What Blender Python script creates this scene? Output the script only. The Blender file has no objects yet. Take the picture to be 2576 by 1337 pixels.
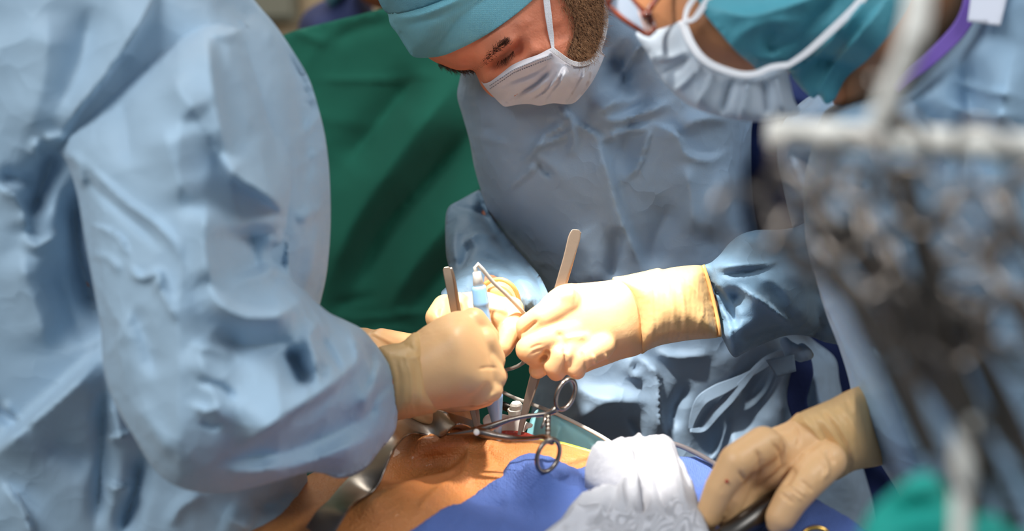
import bpy, bmesh, math, random
import numpy as np
from mathutils import Vector, Matrix, kdtree, noise
from mathutils.geometry import delaunay_2d_cdt
random.seed(7); np.random.seed(7)
C = bpy.context.scene.collection
SC = bpy.context.scene
# ------------------------------------------------------------------ camera
W, H = 2576, 1337
LENS = 60.0
F = LENS/36.0*W
PITCH = math.radians(18)
CS, SN = math.cos(PITCH), math.sin(PITCH)
CAMZ = 1.66
cd = bpy.data.cameras.new('camera'); cam = bpy.data.objects.new('camera', cd); C.objects.link(cam)
cd.lens = LENS; cd.sensor_width = 36; cd.clip_start = 0.05
cam.location = (0, 0, CAMZ); cam.rotation_euler = (math.pi/2-PITCH, 0, 0)
cd.dof.use_dof = True; cd.dof.focus_distance = 1.74; cd.dof.aperture_fstop = 3.0
SC.camera = cam
SC.view_settings.view_transform = 'Standard'; SC.view_settings.look = 'None'
SC.view_settings.gamma = 1; SC.view_settings.exposure = 0.0
# ------------------------------------------------------------------ world + lights
wd = bpy.data.worlds.new('world'); SC.world = wd; wd.use_nodes = True
wd.node_tree.nodes['Background'].inputs[0].default_value = (0.74, 0.86, 1.0, 1)
wd.node_tree.nodes['Background'].inputs[1].default_value = 0.30
def lamp(name, kind, loc, target, energy, color, **kw):
    l = bpy.data.lights.new(name, kind); l.energy = energy; l.color = color
    for k, v in kw.items(): setattr(l, k, v)
    o = bpy.data.objects.new(name, l); C.objects.link(o); o.location = loc
    o.rotation_euler = (Vector(target)-Vector(loc)).to_track_quat('-Z', 'Y').to_euler()
    return o
lamp('surgical_light', 'SPOT', (-0.35, 1.15, 2.50), (0.10, 1.57, 0.98), 390, (1.0, 0.95, 0.88), spot_size=math.radians(15.5), spot_blend=0.35, shadow_soft_size=0.05)
lamp('surgical_light', 'SPOT', (0.30, 1.66, 2.50), (0.05, 1.545, 0.97), 190, (1.0, 0.95, 0.88), spot_size=math.radians(13), spot_blend=0.5, shadow_soft_size=0.05)  # second lamp head, added to brighten the skin at the incision
lamp('ceiling_light', 'AREA', (-1.1, 0.2, 2.75), (-0.1, 1.6, 1.0), 33, (0.95, 0.98, 1.0), shape='RECTANGLE', size=1.2, size_y=0.8)
lamp('ceiling_light', 'AREA', (1.5, 1.0, 2.75), (0.5, 1.6, 1.0), 24, (0.92, 0.97, 1.0), shape='RECTANGLE', size=1.6, size_y=0.6)
lamp('ceiling_light', 'AREA', (-0.6, 3.2, 2.75), (-0.4, 3.4, 1.0), 22, (1.0, 0.93, 0.82), shape='RECTANGLE', size=1.2, size_y=0.6)

# ------------------------------------------------------------------ helpers
def V(px, py, d):
    x = (px-W/2)/F*d; u = -(py-H/2)/F*d
    return Vector((x, d*CS+u*SN, CAMZ+u*CS-d*SN))
def VA(p, d):
    p = np.asarray(p, float); d = np.asarray(d, float)
    x = (p[:, 0]-W/2)/F*d; u = -(p[:, 1]-H/2)/F*d
    return np.stack([x, d*CS+u*SN, CAMZ+u*CS-d*SN], 1)
def proj(w):
    y = w[:, 1]; z = w[:, 2]-CAMZ
    d = y*CS-z*SN; u = y*SN+z*CS
    return np.stack([w[:, 0]/d*F+W/2, -u/d*F+H/2], 1), d
def upright(Y):
    return lambda p: Y/(CS-SN*(p[:, 1]-H/2)/F)
def level(z, dz=None):
    def f(p):
        t = (p[:, 1]-H/2)/F
        zz = z if dz is None else z+dz(p)
        return (CAMZ-zz)/(SN+CS*t)
    return f
def const(d): return lambda p: np.full(len(p), float(d))
def lerpx(pts):
    xs = [a[0] for a in pts]; ds = [a[1] for a in pts]
    return lambda p: np.interp(p[:, 0], xs, ds)
def lerpy(pts):
    xs = [a[0] for a in pts]; ds = [a[1] for a in pts]
    return lambda p: np.interp(p[:, 1], xs, ds)
def col(r, g, b):
    f = lambda v: (v/255/12.92) if v/255 <= 0.04045 else ((v/255+0.055)/1.055)**2.4
    return (f(r), f(g), f(b), 1)
def catmull(P, step, closed=True):
    P = np.asarray(P, float); n = len(P); out = []
    rng = range(n) if closed else range(n-1)
    for i in rng:
        if closed: a, b, c, d = P[(i-1) % n], P[i], P[(i+1) % n], P[(i+2) % n]
        else: a, b, c, d = P[max(i-1, 0)], P[i], P[i+1], P[min(i+2, n-1)]
        L = np.linalg.norm((c-b)[:2] if P.shape[1] == 2 else c-b)
        s = step
        if P.shape[1] == 2 and min(b[1], c[1]) > 1480: s = step*5
        k = max(1, int(round(L/s)))
        # centripetal-ish: limit tangents
        m1 = (c-a)*0.5; m2 = (d-b)*0.5
        for m in (m1, m2):
            q = np.linalg.norm(m)
            if q > L: m *= L/q
        for j in range(k):
            t = j/k; t2 = t*t; t3 = t2*t
            out.append((2*t3-3*t2+1)*b+(t3-2*t2+t)*m1+(-2*t3+3*t2)*c+(t3-t2)*m2)
    if not closed: out.append(P[-1])
    return np.array(out)
def seg_dist(p, poly, closed=True, want=False):
    """distance to polyline; with want: signed side and parameter too"""
    n = len(poly); m = n if closed else n-1
    best = np.full(len(p), 1e9); side = np.zeros(len(p)); par = np.zeros(len(p))
    lens = [np.linalg.norm(poly[(i+1) % n]-poly[i]) for i in range(m)]; tot = sum(lens); acc = 0
    for i in range(m):
        a = poly[i]; b = poly[(i+1) % n]; ab = b-a; L2 = ab@ab+1e-12
        ap = p-a; t = np.clip((ap@ab)/L2, 0, 1)
        q = ap-t[:, None]*ab; dd = np.sqrt((q*q).sum(1))
        k = dd < best
        best[k] = dd[k]
        if want:
            cr = ab[0]*ap[:, 1]-ab[1]*ap[:, 0]
            side[k] = np.sign(cr[k]); par[k] = (acc+t[k]*lens[i])/tot
        acc += lens[i]
    return (best, side, par) if want else best
def inside(p, poly):
    x, y = p[:, 0], p[:, 1]; r = np.zeros(len(p), bool); n = len(poly); j = n-1
    for i in range(n):
        xi, yi = poly[i]; xj, yj = poly[j]
        if yi != yj:
            c = ((yi > y) != (yj > y)) & (x < (xj-xi)*(y-yi)/(yj-yi)+xi)
            r ^= c
        j = i
    return r
def tri_region(outline, step, sharp=False):
    o = np.asarray(outline, float)
    if sharp:
        q = []
        for i in range(len(o)):
            a, b = o[i], o[(i+1) % len(o)]; k = max(1, int(np.linalg.norm(b-a)/step))
            q += [a+(b-a)*j/k for j in range(k)]
        o = np.array(q)
    else: o = catmull(o, step)
    lo, hi = o.min(0), o.max(0); g = []
    y = lo[1]; r = 0
    while y < hi[1]:
        s = step*5 if y > 1480 else (step*2.5 if y < -60 else step)
        xs = np.arange(lo[0]+(0.5*s if r % 2 else 0), hi[0], s)
        g.append(np.stack([xs, np.full(len(xs), y)], 1)); y += s*0.87; r += 1
    g = np.concatenate(g); g += np.random.uniform(-.12, .12, g.shape)*step
    g = g[inside(g, o)]
    d = seg_dist(g, o); g = g[d > step*0.6]
    n = len(o); pts = np.concatenate([o, g])
    res = delaunay_2d_cdt([Vector(p) for p in pts], [(i, (i+1) % n) for i in range(n)], [], 1, 1e-6)
    v = np.array([tuple(a) for a in res[0]]); f = [list(a) for a in res[2]]
    isb = np.zeros(len(v), bool); m = {}
    for k, orig in enumerate(res[3]):
        for q in orig:
            m[q] = k
            if q < n: isb[k] = True
    loop = [m[i] for i in range(n)]
    out = []
    for t in f:
        for k in range(1, len(t)-1):
            a, b, c = t[0], t[k], t[k+1]
            A = (v[b][0]-v[a][0])*(v[c][1]-v[a][1])-(v[b][1]-v[a][1])*(v[c][0]-v[a][0])
            if abs(A) < 1e-6: continue
            out.append((a, b, c) if A < 0 else (a, c, b))   # wound to face the viewer
    area = sum(o[i][0]*o[(i+1) % n][1]-o[(i+1) % n][0]*o[i][1] for i in range(n))
    return v, np.array(out), isb, seg_dist(v, o), loop, area
def lap(v, tris, h, fixed, it):
    e = np.concatenate([tris[:, [0, 1]], tris[:, [1, 2]], tris[:, [2, 0]]]); e = np.unique(np.sort(e, 1), axis=0)
    n = len(v); deg = np.bincount(e.ravel(), minlength=n).clip(1)
    for _ in range(it):
        s = np.bincount(e[:, 0], h[e[:, 1]], n)+np.bincount(e[:, 1], h[e[:, 0]], n)
        h = np.where(fixed, h, 0.5*h+0.5*s/deg)
    return h
CRISP = True
def strokes_disp(p, strokes):
    D = np.zeros(len(p))
    for s in strokes:
        pts, w, amp = s[0], s[1], s[2]; kind = s[3] if len(s) > 3 else 'r'
        q = catmull(np.array(pts, float), max(12, w*0.5), False) if len(pts) > 2 else np.array(pts, float)
        reach = w*(4 if kind == 's' else 3)
        lo, hi = q.min(0)-reach, q.max(0)+reach
        k = np.where((p[:, 0] > lo[0]) & (p[:, 0] < hi[0]) & (p[:, 1] > lo[1]) & (p[:, 1] < hi[1]))[0]
        if not len(k): continue
        d, sd, t = seg_dist(p[k], q, False, True)
        tp = np.clip(np.minimum(t, 1-t)/0.28, 0, 1); tp = 0.12+0.88*tp*tp*(3-2*tp)
        if kind == 'r' and not CRISP: D[k] += amp*tp*np.exp(-(d/w)**2)
        elif kind == 'r': D[k] += amp*tp*(0.6*np.exp(-d/(0.9*w))+0.5*np.exp(-(d/w)**2))
        elif kind == 'p': D[k] += amp*tp*np.clip(1-d/w, 0, 1)         # pinched crease
        else:
            D[k] += amp*tp*np.where(sd > 0, np.exp(-d/w), np.exp(-(d/(0.16*w+2))**2))
    return D
def crumple(p, amp, scale, seed=0, sharp=0.5):
    """crisp paper-like creasing, p in pixels: bowls that meet in sharp ridges"""
    out = np.empty(len(p)); s = scale*0.9; rg_ = np.random.RandomState(int(seed)+100)
    q = np.array([(noise.noise(Vector((x*s*.7, y*s*.7, seed))), noise.noise(Vector((x*s*.7, y*s*.7, seed+50)))) for x, y in p])
    tot = np.zeros(len(p))
    for o_, (mul, a_) in enumerate(((1.0, 1.0), (2.3, 0.42))):
        cell = 1/(s*mul); u = p/cell*np.array([1.0, 0.8])+q*(1.3-.3*o_)+37.3*(seed+o_)
        ang = 0.5*seed; u = np.stack([u[:, 0]*math.cos(ang)-u[:, 1]*math.sin(ang), u[:, 0]*math.sin(ang)+u[:, 1]*math.cos(ang)], 1)
        b = np.floor(u); best = np.full(len(p), 9.0)
        for dx in (-1, 0, 1):
            for dy in (-1, 0, 1):
                c = b+np.array([dx, dy]); h1 = np.modf(np.abs(np.sin(c[:, 0]*127.1+c[:, 1]*311.7+seed)*43758.5))[0]; h2 = np.modf(np.abs(np.sin(c[:, 0]*269.5+c[:, 1]*183.3+seed)*24634.6))[0]
                e = u-c-np.stack([h1, h2], 1); best = np.minimum(best, (e*e).sum(1)+0.25*h1)
        tot += a_*(best-0.35)
    msk = np.clip(0.55+1.6*q[:, 0]+0.4*q[:, 1], 0.08, 1.2)
    return tot*msk*amp*1.6
    s = scale
    for i, (x, y) in enumerate(p):
        a = noise.noise(Vector((x*s, y*s, seed)))
        b = noise.noise(Vector((x*s*1.9+11, y*s*2.3+4, seed+3)))
        c = noise.noise(Vector((x*s*4.3+1, y*s*3.9+7, seed+8)))
        out[i] = (-abs(a)*1.0-abs(b)*0.5-abs(c)*0.22)*sharp*2+0.35+(1-sharp)*a
    return out*amp
class Surf: pass
def make(outline, depth, T, R=0, step=9, smooth=40, strokes=(), thick=None, cr=None, back=1.0, sharp=False, dirz=False, rim=None, under=None, off=0.0):
    """Closed volume whose seen outline is `outline`.  thick=None: rounded on both sides by T metres.
    thick=t: a bent sheet of thickness t that swells by T."""
    v, tris, isb, dist, loop, area = tri_region(outline, step, sharp)
    base = under.depth(v)-off if under is not None else depth(v)
    k = np.clip(dist/R, 0, 1) if R else np.ones(len(v))
    h = T*np.sqrt(1-(1-k)**2)
    if smooth: h = lap(v, tris, h, isb, smooth)
    D = strokes_disp(v, strokes) if len(strokes) else np.zeros(len(v))
    if cr: D = D+crumple(v, *cr)
    edge = np.clip(dist/(step*1.5), 0, 1)
    s = Surf(); s.v2 = v
    if dirz:
        w = VA(v, base); w[:, 2] += (h+D*edge)
        fr = w; bk = w.copy(); bk[:, 2] -= (thick or 0.01)
        s.d = proj(fr)[1]
    else:
        df = base-h-D*(edge if thick is None else 1); s.d = df
        fr = VA(v, df); bk = VA(v, (base+h*back) if thick is None else df+thick)
    n = len(v)
    if thick is None:
        idx = np.full(n, -1); idx[isb] = np.where(isb)[0]; nb = np.where(~isb)[0]; idx[nb] = n+np.arange(len(nb))
        verts = np.concatenate([fr, bk[nb]])
        tb = idx[tris][:, ::-1]
        s.verts = verts; s.faces = [tuple(t) for t in tris]+[tuple(t) for t in tb]
    else:
        s.verts = np.concatenate([fr, bk])
        s.faces = [tuple(t) for t in tris]+[tuple(t) for t in (tris[:, ::-1]+n)]
        m = len(loop)
        for i in range(m):
            a, b = loop[i], loop[(i+1) % m]
            s.faces.append((a, b, b+n, a+n) if area > 0 else (b, a, a+n, b+n))
    kd = kdtree.KDTree(n)
    for i in range(n): kd.insert((v[i][0], v[i][1], 0), i)
    kd.balance()
    def depth_at(p):
        o = np.empty(len(p))
        for i, q in enumerate(p):
            r = kd.find_n((q[0], q[1], 0), 4); ws = [1/(a[2]+0.5) for a in r]
            o[i] = sum(a*s.d[b[1]] for a, b in zip(ws, r))/sum(ws)
        return o
    s.depth = depth_at
    return s
def lift(surf, off):
    return lambda p: surf.depth(p)-off
def mesh_of(name, verts, faces, smooth=True):
    m = bpy.data.meshes.new(name); m.from_pydata([tuple(map(float, a)) for a in verts], [], [tuple(map(int, f)) for f in faces])
    m.update()
    if smooth: m.polygons.foreach_set('use_smooth', [True]*len(m.polygons))
    return m
LOC = {}
def thing(name, label, cat, loc=(0, 0, 0), group=None):
    o = bpy.data.objects.new(name, None); C.objects.link(o); o.location = loc; o.empty_display_size = 0.05
    o['label'] = label; o['category'] = cat
    if group: o['group'] = group
    LOC[o.name] = Vector(loc); return o
def wl(o): return LOC.get(o.name, Vector((0, 0, 0)))
def part(name, s, mat, parent=None, label=None, smooth=True, bevel=0):
    verts, faces = (s.verts, s.faces) if isinstance(s, Surf) else s
    off = wl(parent) if parent else Vector((0, 0, 0))
    verts = np.asarray(verts, float)-np.array(off)
    m = mesh_of(name, verts, faces, smooth); o = bpy.data.objects.new(name, m); C.objects.link(o)
    m.materials.append(mat)
    if parent: o.parent = parent
    LOC[o.name] = off
    if label: o['label'] = label
    if bevel:
        b = o.modifiers.new('bevel', 'BEVEL'); b.width = bevel; b.segments = 2
    return o
def solo(name, s, mat, label, cat, group=None, smooth=True):
    o = part(name, s, mat, None, label, smooth); o['category'] = cat
    # origin at the thing's base
    n = len(o.data.vertices); a = np.empty(n*3); o.data.vertices.foreach_get('co', a); a = a.reshape(-1, 3)
    c = a.mean(0); c[2] = a[:, 2].min(); a -= c; o.data.vertices.foreach_set('co', a.ravel()); o.location = c
    LOC[o.name] = Vector(c)
    if group: o['group'] = group
    return o
def join(*ss):
    V_, F_ = [], []; n = 0
    for s in ss:
        v, f = (s.verts, s.faces) if isinstance(s, Surf) else s
        V_.append(np.asarray(v, float)); F_ += [tuple(i+n for i in t) for t in f]; n += len(v)
    return np.concatenate(V_), F_
def ball(c, r, n=10, sc=(1, 1, 1)):
    vs = [(0, 0, 1)]; fs = []
    for i in range(1, n):
        th = math.pi*i/n
        for j in range(2*n):
            ph = math.pi*j/n; vs.append((math.sin(th)*math.cos(ph), math.sin(th)*math.sin(ph), math.cos(th)))
    vs.append((0, 0, -1)); m = 2*n
    for j in range(m): fs.append((0, 1+j, 1+(j+1) % m))
    for i in range(n-2):
        for j in range(m):
            a = 1+i*m+j; b = 1+i*m+(j+1) % m; fs.append((a, a+m, b+m, b))
    L = len(vs)-1; a0 = 1+(n-2)*m
    for j in range(m): fs.append((a0+j, L, a0+(j+1) % m))
    return np.array(vs)*r*np.array(sc)+np.array(c), fs
def chain(pts, per=7):
    """pts: (Vector, radius) -> overlapping balls along a smooth path"""
    A = np.array([tuple(p)+(r,) for p, r in pts]); out = []
    for i in range(len(A)-1):
        for j in range(per):
            t = j/per; q = A[i]*(1-t)+A[i+1]*t; out.append(ball(q[:3], q[3], 8))
    out.append(ball(A[-1][:3], A[-1][3], 8)); return join(*out)
def fuse(sl, voxel=0.0016, smooth=8, strokes=(), fac=0.5):
    v, f = join(*sl); m = mesh_of('tmp', v, f); o = bpy.data.objects.new('tmp', m); C.objects.link(o)
    r = o.modifiers.new('r', 'REMESH'); r.mode = 'VOXEL'; r.voxel_size = voxel
    if smooth:
        s = o.modifiers.new('s', 'SMOOTH'); s.factor = fac; s.iterations = smooth
    dg = bpy.context.evaluated_depsgraph_get(); e = o.evaluated_get(dg); me = e.to_mesh()
    n = len(me.vertices); a = np.empty(n*3); me.vertices.foreach_get('co', a); a = a.reshape(-1, 3)
    nr = np.empty(n*3); me.vertices.foreach_get('normal', nr); nr = nr.reshape(-1, 3)
    fs = [tuple(p.vertices) for p in me.polygons]; e.to_mesh_clear()
    bpy.data.objects.remove(o); bpy.data.meshes.remove(m)
    if len(strokes):
        p, d = proj(a); D = strokes_disp(p, strokes)
        view = a-np.array([0, 0, CAMZ]); view /= np.linalg.norm(view, axis=1)[:, None]
        face = np.clip(-(nr*view).sum(1), 0, 1)
        a = a+nr*(D*np.minimum(1, face*2))[:, None]
    return a, fs
def tube(pts, r, n=10, closed=False, flat=1.0, step=None, upv=None):
    """sweep along world points; r number or list; flat squashes the second axis"""
    P = np.array([tuple(p) for p in pts], float)
    R = np.array([r]*len(P), float) if np.isscalar(r) else np.array(r, float)
    A = np.concatenate([P, R[:, None]], 1)
    if step:
        A = catmull(A, step, closed)
    P, R = A[:, :3], A[:, 3]; m = len(P)
    T = np.gradient(P, axis=0) if not closed else np.roll(P, -1, 0)-np.roll(P, 1, 0)
    T /= np.linalg.norm(T, axis=1)[:, None]+1e-12
    up = np.array(upv if upv is not None else (0, CS, -SN), float); vs = []
    if abs(T[0]@up/np.linalg.norm(up)) > 0.95: up = np.array((1, 0, 0.1))
    for i in range(m):
        a = np.cross(T[i], up); a /= np.linalg.norm(a)+1e-12; b = np.cross(T[i], a); 
        for j in range(n):
            t = 2*math.pi*j/n; vs.append(P[i]+R[i]*(math.cos(t)*a+math.sin(t)*b*flat))
    fs = []
    for i in range(m if closed else m-1):
        for j in range(n):
            k = (i+1) % m; fs.append((i*n+j, i*n+(j+1) % n, k*n+(j+1) % n, k*n+j))
    if not closed: fs.append(tuple(range(n))[::-1]); fs.append(tuple((m-1)*n+j for j in range(n)))
    return np.array(vs), fs
def lathe(a, b, prof, n=24):
    """prof: (t along a->b in 0..1, radius)"""
    a, b = Vector(a), Vector(b); return tube([a.lerp(b, t) for t, r in prof], [r for t, r in prof], n)
def ribbon(A, B, th):
    """sheet between edge polylines A and B (world), thickness th"""
    A = np.array([tuple(p) for p in A]); B = np.array([tuple(p) for p in B]); m = len(A); k = 9
    rows = np.array([[A[i]*(1-j/(k-1))+B[i]*j/(k-1) for j in range(k)] for i in range(m)])
    du = np.gradient(rows, axis=0); dv = np.gradient(rows, axis=1); nn = np.cross(du, dv); nn /= np.linalg.norm(nn, axis=2)[..., None]+1e-12
    top = (rows+nn*th/2).reshape(-1, 3); bot = (rows-nn*th/2).reshape(-1, 3); n = m*k; fs = []
    for i in range(m-1):
        for j in range(k-1):
            a = i*k+j; fs.append((a, a+k, a+k+1, a+1)); fs.append((n+a, n+a+1, n+a+k+1, n+a+k))
    lp = [j for j in range(k)]+[i*k+k-1 for i in range(1, m)]+[(m-1)*k+j for j in range(k-2, -1, -1)]+[i*k for i in range(m-2, 0, -1)]
    for q in range(len(lp)):
        a, b = lp[q], lp[(q+1) % len(lp)]; fs.append((a, b, b+n, a+n))
    return np.concatenate([top, bot]), fs
def band(path, w, th, step=6):
    """flat strap following (px,py,depth) points, width w px, rounded by th"""
    P = catmull(np.array(path, float), step, False); T = np.gradient(P[:, :2], axis=0); T /= np.linalg.norm(T, axis=1)[:, None]+1e-9
    N = np.stack([-T[:, 1], T[:, 0]], 1); ww = w if np.isscalar(w) else np.interp(np.linspace(0, 1, len(P)), np.linspace(0, 1, len(w)), w)[:, None]
    A = P[:, :2]+N*ww/2; B = P[:, :2]-N*ww/2
    return ribbon([V(a[0], a[1], d) for a, d in zip(A, P[:, 2])], [V(a[0], a[1], d) for a, d in zip(B, P[:, 2])], th)
# ------------------------------------------------------------------ materials
def mat(name, c, rough=0.6, metal=0, bump=(), sss=0, sheen=0, spec=0.4, var=0.0, varscale=8, coat=0, trans=0, alpha=1, c2=None, var2=None):
    m = bpy.data.materials.new(name); m.use_nodes = True; nt = m.node_tree; N = nt.nodes; L = nt.links
    b = N['Principled BSDF']; b.inputs['Base Color'].default_value = c; b.inputs['Roughness'].default_value = rough
    b.inputs['Metallic'].default_value = metal; b.inputs['Specular IOR Level'].default_value = spec
    b.inputs['Sheen Weight'].default_value = sheen; b.inputs['Coat Weight'].default_value = coat
    b.inputs['Alpha'].default_value = alpha
    if sss:
        b.inputs['Subsurface Weight'].default_value = sss; b.inputs['Subsurface Scale'].default_value = 0.008
        b.inputs['Subsurface Radius'].default_value = (1, 0.4, 0.2)
    tc = N.new('ShaderNodeNewGeometry')
    src = tc.outputs['Position']
    if var or c2:
        nz = N.new('ShaderNodeTexNoise'); nz.inputs['Scale'].default_value = varscale; nz.inputs['Detail'].default_value = 5; L.new(src, nz.inputs['Vector'])
        r = N.new('ShaderNodeValToRGB'); L.new(nz.outputs['Fac'], r.inputs[0])
        r.color_ramp.elements[0].position = 0.35; r.color_ramp.elements[1].position = 0.68
        cc = c2 or tuple(x*(1+var) for x in c[:3])+(1,)
        r.color_ramp.elements[0].color = tuple(x*(1-var) for x in c[:3])+(1,); r.color_ramp.elements[1].color = cc
        L.new(r.outputs[0], b.inputs['Base Color'])
    prev = None
    for kind, scale, dist in bump:
        if kind == 'noise':
            t = N.new('ShaderNodeTexNoise'); t.inputs['Scale'].default_value = scale; t.inputs['Detail'].default_value = 4; L.new(src, t.inputs['Vector']); out = t.outputs['Fac']
        elif kind == 'crease':
            t = N.new('ShaderNodeTexNoise'); t.inputs['Scale'].default_value = scale; t.inputs['Detail'].default_value = 3; t.inputs['Distortion'].default_value = 0.6; L.new(src, t.inputs['Vector'])
            s = N.new('ShaderNodeMath'); s.operation = 'SUBTRACT'; s.inputs[1].default_value = 0.5; L.new(t.outputs['Fac'], s.inputs[0])
            a = N.new('ShaderNodeMath'); a.operation = 'ABSOLUTE'; L.new(s.outputs[0], a.inputs[0]); out = a.outputs[0]
        elif kind == 'fold':
            nz = N.new('ShaderNodeTexNoise'); nz.inputs['Scale'].default_value = scale*0.45; nz.inputs['Detail'].default_value = 2; L.new(src, nz.inputs['Vector'])
            vm = N.new('ShaderNodeVectorMath'); vm.operation = 'MULTIPLY_ADD'; vm.inputs[1].default_value = (2.2/scale,)*3; L.new(nz.outputs['Color'], vm.inputs[0]); L.new(src, vm.inputs[2])
            t = N.new('ShaderNodeTexVoronoi'); t.inputs['Scale'].default_value = scale; L.new(vm.outputs[0], t.inputs['Vector'])
            pw = N.new('ShaderNodeMath'); pw.operation = 'POWER'; pw.inputs[1].default_value = 2; L.new(t.outputs['Distance'], pw.inputs[0])
            n2 = N.new('ShaderNodeTexNoise'); n2.inputs['Scale'].default_value = scale*0.3; L.new(src, n2.inputs['Vector'])
            mr_ = N.new('ShaderNodeMapRange'); mr_.inputs[1].default_value = 0.42; mr_.inputs[2].default_value = 0.68; L.new(n2.outputs['Fac'], mr_.inputs[0])
            mu = N.new('ShaderNodeMath'); mu.operation = 'MULTIPLY'; L.new(pw.outputs[0], mu.inputs[0]); L.new(mr_.outputs[0], mu.inputs[1]); out = mu.outputs[0]
        elif kind == 'weave':
            w1 = N.new('ShaderNodeTexWave'); w1.bands_direction = 'X'; w1.inputs['Scale'].default_value = scale; L.new(src, w1.inputs['Vector'])
            w2 = N.new('ShaderNodeTexWave'); w2.bands_direction = 'Z'; w2.inputs['Scale'].default_value = scale; L.new(src, w2.inputs['Vector'])
            s = N.new('ShaderNodeMath'); s.operation = 'MULTIPLY'; L.new(w1.outputs['Fac'], s.inputs[0]); L.new(w2.outputs['Fac'], s.inputs[1]); out = s.outputs[0]
        elif kind == 'dots':
            t = N.new('ShaderNodeTexVoronoi'); t.inputs['Scale'].default_value = scale; t.inputs['Randomness'].default_value = 0.5; L.new(src, t.inputs['Vector']); out = t.outputs['Distance']
        elif kind == 'rib':
            t = N.new('ShaderNodeTexWave'); t.bands_direction = 'X'; t.inputs['Scale'].default_value = scale; t.inputs['Distortion'].default_value = 3; t.inputs['Detail'].default_value = 2; L.new(src, t.inputs['Vector']); out = t.outputs['Fac']
        bp = N.new('ShaderNodeBump'); bp.inputs['Strength'].default_value = 1; bp.inputs['Distance'].default_value = dist
        L.new(out, bp.inputs['Height'])
        if prev: L.new(prev.outputs[0], bp.inputs['Normal'])
        prev = bp
    if prev: L.new(prev.outputs[0], b.inputs['Normal'])
    if trans:
        tr = N.new('ShaderNodeBsdfTranslucent'); tr.inputs[0].default_value = c; mx = N.new('ShaderNodeMixShader'); mx.inputs[0].default_value = trans
        out = N['Material Output']; L.new(b.outputs[0], mx.inputs[1]); L.new(tr.outputs[0], mx.inputs[2]); L.new(mx.outputs[0], out.inputs[0])
        if prev: L.new(prev.outputs[0], tr.inputs['Normal'])
    return m
FAB = (('fold', 18, 0.008), ('fold', 46, 0.0025), ('crease', 10, 0.0010), ('crease', 42, 0.0005), ('noise', 700, 0.0002))
M = {}
M['gown_left'] = mat('light_blue_gown', col(164, 190, 210), 0.62, bump=(('fold', 12, 0.010), ('fold', 34, 0.003), ('crease', 8, 0.0010), ('crease', 34, 0.0005), ('noise', 600, 0.0002)), sheen=0.15, var=0.05)
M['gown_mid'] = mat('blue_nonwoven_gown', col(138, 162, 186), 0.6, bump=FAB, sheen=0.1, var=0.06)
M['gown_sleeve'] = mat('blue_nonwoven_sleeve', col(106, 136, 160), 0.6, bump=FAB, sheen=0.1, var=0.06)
M['gown_right'] = mat('pale_blue_gown', col(152, 182, 206), 0.6, bump=(('fold', 14, 0.010), ('fold', 36, 0.003), ('noise', 600, 0.0002)), sheen=0.1, var=0.06)
M['navy'] = mat('navy_cotton', col(24, 42, 92), 0.8, bump=(('noise', 300, 0.0004),), var=0.1)
M['navy_far'] = mat('navy_scrub_cotton', col(52, 62, 104), 0.8, bump=(('noise', 60, 0.002),), var=0.1)
M['green'] = mat('green_cotton_drape', col(28, 112, 90), 0.8, bump=(('noise', 9, 0.004), ('weave', 260, 0.0003)), var=0.12, varscale=5, sheen=0.1)
M['cap'] = mat('turquoise_nonwoven', col(122, 190, 206), 0.5, bump=(('crease', 22, 0.001), ('weave', 330, 0.0005)), var=0.04)
M['capdark'] = mat('dark_turquoise', col(98, 156, 172), 0.5, bump=(('weave', 330, 0.0004),))  # darker cap tone for its painted shade; also colours the undershirt
M['capright'] = mat('teal_nonwoven', col(88, 166, 182), 0.55, bump=(('crease', 16, 0.003), ('noise', 500, 0.0003)), var=0.1, trans=0.15)
M['skin'] = mat('ruddy_skin', col(222, 136, 102), 0.5, bump=(('noise', 420, 0.0006), ('crease', 110, 0.0006)), sss=0.25, var=0.1, varscale=30)
M['skin_right'] = mat('tan_skin', col(176, 120, 82), 0.5, bump=(('noise', 420, 0.0005),), sss=0.2, var=0.06, varscale=30)
M['patient'] = mat('iodine_painted_skin', col(212, 138, 76), 0.4, bump=(('fold', 22, 0.004), ('crease', 70, 0.0022), ('noise', 420, 0.0014), ('dots', 420, 0.0006)), sss=0.2, c2=col(222, 142, 84), var=0.10, varscale=16, coat=0.15)
M['glove'] = mat('beige_latex', col(226, 180, 130), 0.42, bump=(('noise', 60, 0.0006), ('noise', 800, 0.0001)), sss=0.12, var=0.03)
M['cuff'] = mat('latex_cuff', col(214, 174, 120), 0.45, bump=(('rib', 60, 0.0001), ('noise', 90, 0.0006)), sss=0.1, var=0.05)
M['glove_rim'] = mat('latex_rolled_rim', col(214, 160, 98), 0.4, sss=0.1)
M['mask'] = mat('white_mask', col(222, 222, 230), 0.7, bump=(('noise', 900, 0.0002), ('crease', 40, 0.0008)), trans=0.12)
M['mask_edge'] = mat('mask_binding', col(232, 232, 236), 0.7, bump=(('dots', 900, 0.0004),))
M['stitch'] = mat('grey_weld_marks', col(150, 150, 160), 0.8)
M['mask_right'] = mat('sheer_mask', col(196, 208, 220), 0.4, bump=(('noise', 500, 0.0002),), trans=0.3, alpha=0.72)
M['hair'] = mat('brown_hair', col(136, 88, 54), 0.45, c2=col(200, 152, 110), var=0.3, varscale=300)
M['hairbase'] = mat('dark_brown_hair', col(72, 46, 30), 0.7, bump=(('noise', 500, 0.001),), var=0.3, varscale=200)
M['steel'] = mat('surgical_steel', col(140, 130, 122), 0.24, 1, bump=(('noise', 200, 0.00012),))
M['steel_warm'] = mat('warm_steel', col(172, 150, 130), 0.36, 0.9, bump=(('noise', 300, 0.0001),))
M['steel_dull'] = mat('brushed_steel', col(158, 152, 146), 0.34, 1, bump=(('noise', 400, 0.0001),), var=0.06, varscale=60)
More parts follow.
